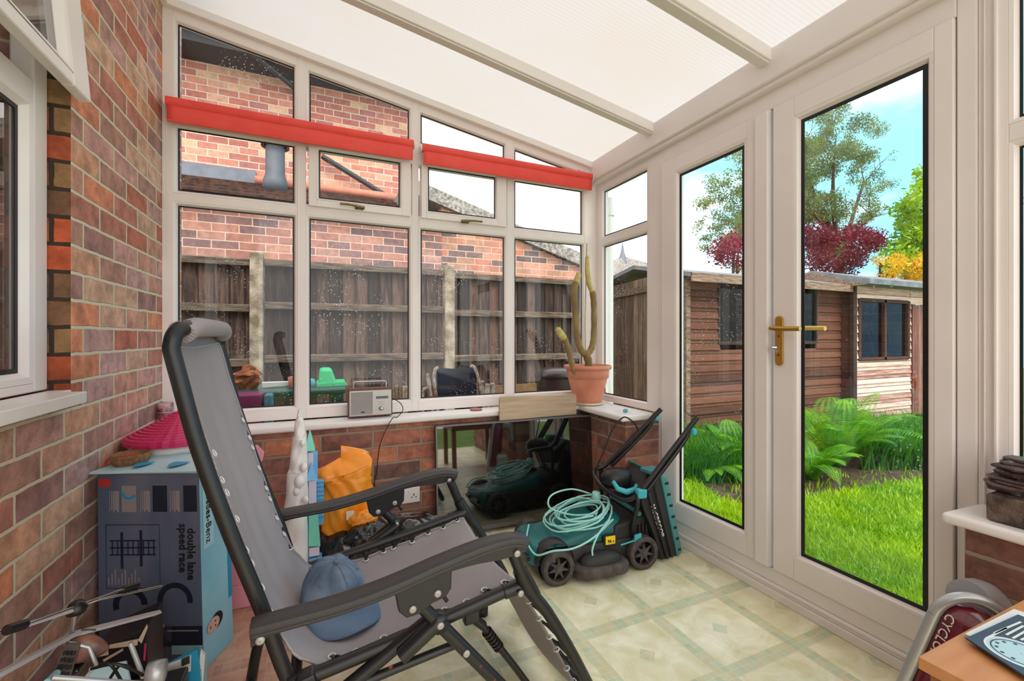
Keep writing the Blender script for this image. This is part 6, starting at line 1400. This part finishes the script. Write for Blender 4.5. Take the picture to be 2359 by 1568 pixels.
# printed child holding a toy (generic)
q = F_(.86, .20, .0024)
def ell(s, t, rs, rt, m, nm, d=.0026, fn=F_): return MB().add([fn(s+rs*math.cos(a*.3927), t+rt*math.sin(a*.3927), d) for a in range(16)], [tuple(range(16))]).build(nm, m, bx, keep=True, solid=.0006)
quadF(.62, .99, .13, .23, M['printdark'], 'figure_jacket', .0026); quadF(.66, .96, .205, .212, M['printmid'], 'figure_sleeve_stripe', .003); ell(.60, .235, .035, .018, M['skin'], 'figure_hand', .0032); quadF(.70, .99, .09, .135, M['boxblue'], 'figure_trousers', .0027); quadF(.45, .7, .15, .24, M['boxdark'], 'figure_arm', .0026)
ell(.30, .19, .20, .036, M['skin'], 'figure_face', fn=G_); ell(.42, .196, .20, .040, M['ink'], 'figure_hair', fn=G_, d=.0022)
for (s_, t_) in ((.36, .200), (.36, .178)): ell(s_, t_, .022, .004, M['ink'], 'figure_eye', fn=G_, d=.0032)
ell(.20, .189, .02, .009, M['redfab'], 'figure_mouth', fn=G_, d=.0032)
q = G_(.52, .74, .0015); quadF(.07, .40, .60, .985, M['boxpale'], 'maker_label', .0015, fn=G_)
rz_ = math.atan2(ud.y, ud.x)
text('Mercedes-Benz', .035, M['ink'], bx, G_(.235, .79, .003), (R(90), R(90), rz_), keep=True, sx=1)
quadF(.86, .99, .25, .6, M['printblue'], 'side_print', .0015, fn=G_)
# ================================================================== MODEL HELICOPTER on a heap by the left wall
hz0 = .34
pile = empty('storage_crate', (-.37, 1.25, 0), label='black and white storage box under the model helicopter', cat='box')
MB().box((-.60, 1.12, 0), (-.30, 1.38, .235)).build('box_body', M['carbon'], pile, keep=True, bevel=.004)
for (px, py, w_, h_, m) in ((255, 1440, 60, 18, 'inkwhite'), (300, 1410, 50, 16, 'inkwhite'), (240, 1480, 26, 26, 'inkwhite')): pass
bxh = empty('checkered_box', (-.36, 1.45, 0), label='black box with white chequered stripe behind the helicopter', cat='box')
bA = P(215, 1460, Y=1.42); bBx = P(340, 1450, Y=1.42)
MB().hexa([(bA.x, 1.42, 0), (bBx.x, 1.42, 0), (bBx.x, 1.55, 0), (bA.x, 1.55, 0)], [(bA.x, 1.42, .30), (bBx.x, 1.42, .335), (bBx.x, 1.55, .335), (bA.x, 1.55, .30)]).build('box_body', M['carbon'], bxh, keep=True, bevel=.003)
def flapq(pts, nm='cream_flap'): MB().prism([P(a, b, Y=1.414) for a, b in pts], (0, .003, 0)).build(nm, M['paper'], bxh, keep=True)
M['cream'] = mat('cream_card', (206,182,158), .7)
for q_ in ([(208, 1502), (248, 1493), (250, 1508), (206, 1516)], [(252, 1486), (318, 1472), (316, 1486), (250, 1494)], [(318, 1474), (338, 1438), (340, 1446), (326, 1482)], [(236, 1520), (282, 1494), (284, 1498), (240, 1524)]):
    MB().prism([P(a, b, Y=1.414) for a, b in q_], (0, .003, 0)).build('cream_flap', M['cream'], bxh, keep=True)
MB().prism([P(a, b, Y=1.4175) for a, b in ((330, 1520), (333, 1482), (337, 1482), (334, 1522))], (0, .002, 0)).build('magenta_print', M['magenta'], bxh, keep=True)
he = empty('model_helicopter', (-.42, 1.22, .24), label='radio-control model helicopter with long grey rotor blades, bottom left', cat='model helicopter')
def HP(px, py, Y): return P(px, py, Y=Y)
def HB(mb, nm, m, **k): return mb.build(nm, m, he, keep=True, **k)
# main rotor blades (flat aerofoil section)
def blade(a, b, c0, c1, nm='rotor_blade'):
    a = Vector(a); b = Vector(b); d = (b-a).normalized(); s_ = d.cross(Vector((0, 0, 1))).normalized(); vs = []
    n = 10
    for i in range(n+1):
        t = i/n; p = a.lerp(b, t); w_ = c0+(c1-c0)*t
        if i == n: w_ *= .6
        for (u, v) in ((-.5, 0), (-.2, .004), (.3, .003), (.5, 0), (.3, -.002), (-.2, -.003)): vs.append(p+s_*w_*u+Vector((0, 0, v)))
    fs = [(i*6+k, i*6+(k+1) % 6, (i+1)*6+(k+1) % 6, (i+1)*6+k) for i in range(n) for k in range(6)]+[(0, 5, 4, 3, 2, 1), tuple(n*6+k for k in range(6))]
    return HB(MB().add(vs, fs), nm, M['bladegrey'])
hub = HP(170, 1460, 1.22)
blade(hub, HP(370, 1409, 1.30), .03, .024); blade(hub, HP(-30, 1568, 1.05), .03, .026)
blade(HP(172, 1405, 1.2), HP(25, 1450, 1.12), .010, .03, 'flybar_paddle'); 
HB(MB().tube([HP(-20, 1460, 1.1), HP(60, 1438, 1.13), HP(172, 1398, 1.2), HP(290, 1355, 1.27)], .0028, 8), 'flybar', M['chrome'])
HB(MB().tube([HP(284, 1357, 1.265), HP(318, 1347, 1.29)], .0062, 10), 'flybar_weight', M['carbon']); HB(MB().tube([HP(15, 1451, 1.1), HP(58, 1437, 1.13)], .009, 10), 'flybar_weight', M['carbon'])
HB(MB().tube([HP(150, 1408, 1.2), HP(230, 1380, 1.23), HP(372, 1350, 1.31)], .0028, 8), 'control_rod', M['chrome'])
HB(MB().tube([HP(176, 1388, 1.21), HP(170, 1430, 1.215), HP(160, 1500, 1.22)], .0045, 10), 'mast', M['chrome'])
HB(MB().lathe([(.001, -.01), (.016, -.01), (.018, 0), (.012, .012), (.001, .014)], HP(176, 1400, 1.21), 14), 'rotor_head', M['carbon'])
cc_ = HP(190, 1500, 1.22)
def canopy(u, v):
    a = 2*math.pi*u; t = math.pi*v; r_ = .026*math.sin(t)**.7; return Vector((cc_.x-.045+.09*v, cc_.y+r_*math.cos(a)*.8, cc_.z-.005+r_*math.sin(a)*1.1+.012*math.sin(t)))
HB(MB().grid(canopy, 24, 14), 'canopy', mat('orange_grey_canopy', (170,112,92), .3, rgb2=(70,62,64), nscale=14))
c0, c1, c2, c3 = HP(112, 1568, 1.19), HP(158, 1575, 1.19), HP(185, 1482, 1.19), HP(150, 1482, 1.19)
HB(MB().prism([c0, c1, c2, c3], (0, .004, 0)), 'side_frame', M['dustyblack'], bevel=.001)
HB(MB().prism([p_+Vector((.012, .035, .004)) for p_ in (c0, c1, c2, c3)], (0, .004, 0)), 'side_frame', M['dustyblack'], bevel=.001)
for i_ in range(4):
    for k in range(3):
        q = c0.lerp(c3, .22+.18*i_).lerp(c1.lerp(c2, .22+.18*i_), .25+.25*k); HB(MB().prism([q+Vector((-.0045, -.001, -.004)), q+Vector((.0035, -.001, -.004)), q+Vector((.0055, -.001, .004)), q+Vector((-.0025, -.001, .004))], (0, .001, 0)), 'frame_cutout', M['ink'])
HB(MB().tube([HP(160, 1480, 1.2), HP(205, 1490, 1.2), HP(222, 1530, 1.2), HP(190, 1568, 1.2)], .004, 6), 'frame_strut', M['silver'])
HB(MB().box(tuple(HP(150, 1560, 1.2)), tuple(HP(200, 1515, 1.235))), 'gearbox', M['carbon'], bevel=.006)
HB(MB().cyl(HP(108, 1572, 1.15), HP(130, 1550, 1.18), .007, 12), 'servo_rod', M['boxblue'])
HB(MB().tube([HP(300, 1480, 1.2), HP(330, 1560, 1.2)], .005, 8).tube([HP(120, 1560, 1.12), HP(340, 1575, 1.16)], .005, 8), 'landing_skid', M['silver'])
HB(MB().lathe([(.001, -.016), (.022, -.016), (.024, 0), (.022, .016), (.001, .016)], HP(360, 1548, 1.2), 18, axis='x'), 'motor', M['silver'])
for (p_, q_) in (((210, 1540), (330, 1555)), ((230, 1530), (280, 1568)), ((250, 1568), (300, 1535))):
    HB(MB().tube(crv([HP(*p_, 1.19), HP((p_[0]+q_[0])/2, (p_[1]+q_[1])/2-18, 1.17), HP(*q_, 1.19)], 6), .003, 6), 'wire', M['black'])
# blue manuals behind
mg = empty('instruction_booklet', (-.28, 1.36, .2), label='blue booklet with white barcode label by the carton foot', cat='booklet')
mq = [HP(370, 1540, 1.42), HP(455, 1495, 1.42), HP(462, 1568, 1.42), HP(385, 1600, 1.42)]
MB().prism(mq, (0, .012, 0)).build('cover', M['printblue'], mg, keep=True)
lq = [HP(385, 1530, 1.418), HP(440, 1508, 1.418), HP(440, 1545, 1.418), HP(390, 1562, 1.418)]
MB().prism(lq, (0, .001, 0)).build('label', M['inkwhite'], mg, keep=True)
for k in range(9): a = HP(418+k*2.2, 1524-k*.9, 1.4165); MB().box((a.x, 1.4155, a.z-.012), (a.x+.0012+.0008*(k % 2), 1.4165, a.z+.008)).build('barcode_line', M['ink'], mg, keep=True)
MB().prism([HP(462, 1498, 1.43), HP(472, 1510, 1.43), HP(466, 1590, 1.43), HP(455, 1590, 1.43)], (0, .01, 0)).build('pages', M['paper'], mg, keep=True)
lm_ = HP(250, 1560, 1.32); tag(MB().prism([HP(205, 1540, 1.30), HP(290, 1525, 1.33), HP(300, 1568, 1.33), HP(200, 1580, 1.30)], (0, .006, .0)).build('leaflet', M['boxpale']), 'pale blue leaflet tucked under the model helicopter', 'leaflet')
# support so the booklet has something beneath it
tag(MB().box((HP(370, 1560, 1.43).x, 1.425, 0), (HP(465, 1560, 1.43).x, 1.50, .185)).build('cardboard_box', M['boxblue'], bevel=.004), 'low blue cardboard box beneath the blue booklet', 'box')

# ================================================================== RIGHT FOREGROUND
ZT = .50
tcn_ = P(2114, 1511, Z=ZT); tx0 = tcn_.x; ty1 = tcn_.y
tbl = empty('side_table', (tx0+.3, ty1-.3, 0), label='small orange oak-effect table in the right foreground corner', cat='table')
MB().box((tx0, ty1-.55, ZT-.022), (1.52, ty1, ZT)).build('table_top', M['oak'], tbl, keep=True, bevel=.002)
MB().box((tx0+.012, ty1-.54, ZT-.12), (1.51, ty1-.012, ZT-.0225)).build('apron', M['oakedge'], tbl, keep=True, bevel=.002)
for (a, b) in ((tx0+.012, ty1-.052), (tx0+.012, ty1-.54), (1.47, ty1-.052), (1.47, ty1-.54)): MB().box((a, b, 0), (a+.04, b+.04, ZT-.11)).build('leg', M['oakedge'], tbl, keep=True)
def tp(px, py, z): return P(px, py, Z=z)
mz = ZT+.001
n1 = empty('newspaper', tuple(tp(2300, 1480, mz)), label='folded white newspaper under the dark blue magazine', cat='newspaper')
for k, (o, m) in enumerate(((0, 'paper'), (.003, 'paper'))):
    z = mz+.004*k; c_ = [tp(2221+2*k, 1466-3*k, z), tp(2336, 1406, z), tp(2470, 1450, z), tp(2420, 1560, z)]
    MB().prism(c_, (0, 0, .0035)).build('folded_sheet', M[m], n1, keep=True)
z = mz+.0085; mgz = empty('magazine', tuple(tp(2300, 1500, z)), label='dark slate-blue magazine with round clock emblem lying on the table', cat='magazine')
c_ = [tp(2226, 1472, z), tp(2345, 1418, z), tp(2480, 1470, z), tp(2400, 1585, z)]
MB().prism(c_, (0, 0, .003)).build('cover', M['paperblue'], mgz, keep=True)
ec = tp(2352, 1505, z+.0035); 
def circ(r0, r1, m, nm, dz=0):
    o = []; n = 40; vs = [Vector((ec.x+r*math.cos(6.2832*k/n), ec.y+r*math.sin(6.2832*k/n), ec.z+dz)) for r in (r0, r1) for k in range(n)]
    return MB().add(vs, [(k, (k+1) % n, n+(k+1) % n, n+k) for k in range(n)]).build(nm, m, mgz, keep=True, solid=.0003)
circ(.001, .043, M['boxpale'], 'clock_emblem'); circ(.036, .038, M['paperblue'], 'clock_ring', .0004); circ(.043, .046, M['inkwhite'], 'clock_rim')
for k in range(12): a = 6.283*k/12; q = Vector((ec.x+.03*math.cos(a), ec.y+.03*math.sin(a), ec.z+.0006)); MB().box((q.x-.0022, q.y-.0022, q.z), (q.x+.0022, q.y+.0022, q.z+.0004)).build('clock_mark', M['paperblue'], mgz, keep=True)
for k, (a, b) in enumerate((((2272, 1470), (2320, 1446)), ((2290, 1458), (2352, 1432)), ((2318, 1462), (2358, 1441)), ((2333, 1470), (2365, 1452)), ((2352, 1474), (2372, 1464)))):
    qa, qb = tp(*a, z+.0035), tp(*b, z+.0035); dd = (qb-qa).normalized(); ss = dd.cross(Vector((0, 0, 1)))*.0018
    MB().prism([qa-ss, qb-ss, qb+ss, qa+ss], (0, 0, .0004)).build('headline_bar', M['inkwhite'], mgz, keep=True)
# vacuum cleaner between table and doors
vc = empty('vacuum_cleaner', (1.42, .62, 0), label='maroon and silver cylinder vacuum cleaner behind the small table', cat='vacuum cleaner')
VX = 1.43
va = P(2150, 1540, X=VX); vb = P(2240, 1400, X=VX)
cA = P(2175, 1580, X=1.40); cB = P(2243, 1432, X=1.44); ax = (cB-cA).normalized()
MB().tube([cA-ax*.2, cA, cB-ax*.02, cB, cB+ax*.02, cB+ax*.033], [.060, .062, .064, .060, .046, .014], 30).build('dust_canister', M['maroon'], vc, keep=True)
sd = ax.cross(Vector((-.7, -.72, 0))).normalized(); vw = Vector((-.76, -.65, 0)).normalized()
rg = []
for k in range(15): a = math.pi*(k/14)-.0; rg.append(cB+ax*(-.02+.075*math.sin(a))+(-sd if True else sd)*(.072*math.cos(a)))
lft = [cA-ax*.2+(-sd)*.075]+rg+[cA-ax*.2+sd*.075]
MB().tube(crv(rg, 3), .013, 14).tube([rg[0]-ax*.4, rg[0]], .013, 14).tube([rg[-1]-ax*.4, rg[-1]], .013, 14).build('silver_hoop', M['silver'], vc, keep=True)
MB().tube(crv([cB+ax*.03-vw*.05, cB+ax*.035-vw*.09+Vector((.05, -.03, -.03)), cB-vw*.08+Vector((.10, -.06, -.12))], 5), .045, 20).build('rear_body', M['silver'], vc, keep=True)
tq = cB+vw*.0615-ax*.055
# letters run up the canister
zx = -ax; xx_ = zx; vt = Vector((-.9, .32, 0)); nn_ = vt-ax*vt.dot(ax); nn_.normalize(); yy_ = nn_.cross(xx_).normalized()
Mx = Matrix((xx_, yy_, nn_)).transposed().to_4x4()
t_ = text('CYCLONE', .029, M['inkwhite'], None, (0, 0, 0), (0, 0, 0), align='LEFT'); t_.parent = vc
t_.matrix_parent_inverse = parent_mat(vc).inverted() @ Matrix.Translation(cB+nn_*.0665+ax*.004) @ Mx
MB().prism([cB+nn_*.062-ax*.045+yy_*.018, cB+nn_*.062-ax*.045+yy_*.020, cA-ax*.1+nn_*.062+yy_*.020, cA-ax*.1+nn_*.062+yy_*.018], nn_*.001).build('silver_line', M['silver'], vc, keep=True)
MB().box((1.38, .50, 0), (1.50, .66, .16)).build('base', M['silver'], vc, keep=True, bevel=.03)
# stone fountain ornament on the right sill
zs2 = .6085; fa = P(2272, 1190, Z=zs2)
fo = empty('stacked_stone_fountain', (1.66, .5, zs2), label='brown carved-stone tabletop fountain of stacked slate on the right sill', cat='ornament')
fx0, fx1 = 1.585, 1.735; fy1 = P(2270, 1190, X=fx0).y; fy0 = fy1-.24
fh = P(2270, 1135, X=fx0).z
rb_ = MB(); rb_.box((fx0, fy0, zs2), (fx1, fy1, fh)); rb_.build('stone_trough', M['stone'], fo, keep=True, bevel=.006, seg=3)
MB().box((fx0+.012, fy0+.012, fh-.002), (fx1-.012, fy1-.012, fh+.004)).build('trough_bed', M['slate'], fo, keep=True)
random.seed(5)
zz = fh+.004; cyc = P(2356, 1100, X=fx0+.065).y
for k in range(11):
    r_ = random.uniform(.045, .07)*(1-.035*k); t_h = random.uniform(.007, .012); ph = random.uniform(0, 6); ox = random.uniform(-.012, .012)
    MB().lathe([(.001, 0), (r_*.95, .0), (r_, t_h*.5), (r_*.9, t_h), (.001, t_h)], (fx0+.065+ox, cyc+random.uniform(-.008, .008), zz), 14, sm=False, wob=lambda a, h: 1+.13*math.sin(2*a+ph)+.08*math.sin(5*a+ph*2)).build('slate_layer', M['slate'], fo, keep=True); zz += t_h*.97
for (px, py, r_) in ((2326, 1066, .011), (2312, 1103, .011), (2304, 1122, .013), (2345, 1137, .014), (2328, 1090, .010)):
    q = P(px, py, X=fx0+.035); MB().lathe([(.001, -.6*r_), (r_*.9, -.3*r_), (r_*1.1, 0), (r_*.9, .35*r_), (.001, .6*r_)], q, 14).build('pebble', M['pebble'], fo, keep=True)
# corner power plug on the side sill: small coloured wires
q = P(1448, 962, Z=ZS+.004); tag(MB().lathe([(.001, 0), (.012, .002), (.014, .012), (.006, .018), (.001, .018)], (1.60, 2.03, ZS), 8, sm=False).tube(crv([(1.57, 2.0, ZS+.005), (1.60, 2.03, ZS+.016), (1.64, 2.06, ZS+.006)], 4), .002, 6).build('plug_clip', M['teal2']), 'small turquoise clip lying on the corner sill near the mower', 'clip')
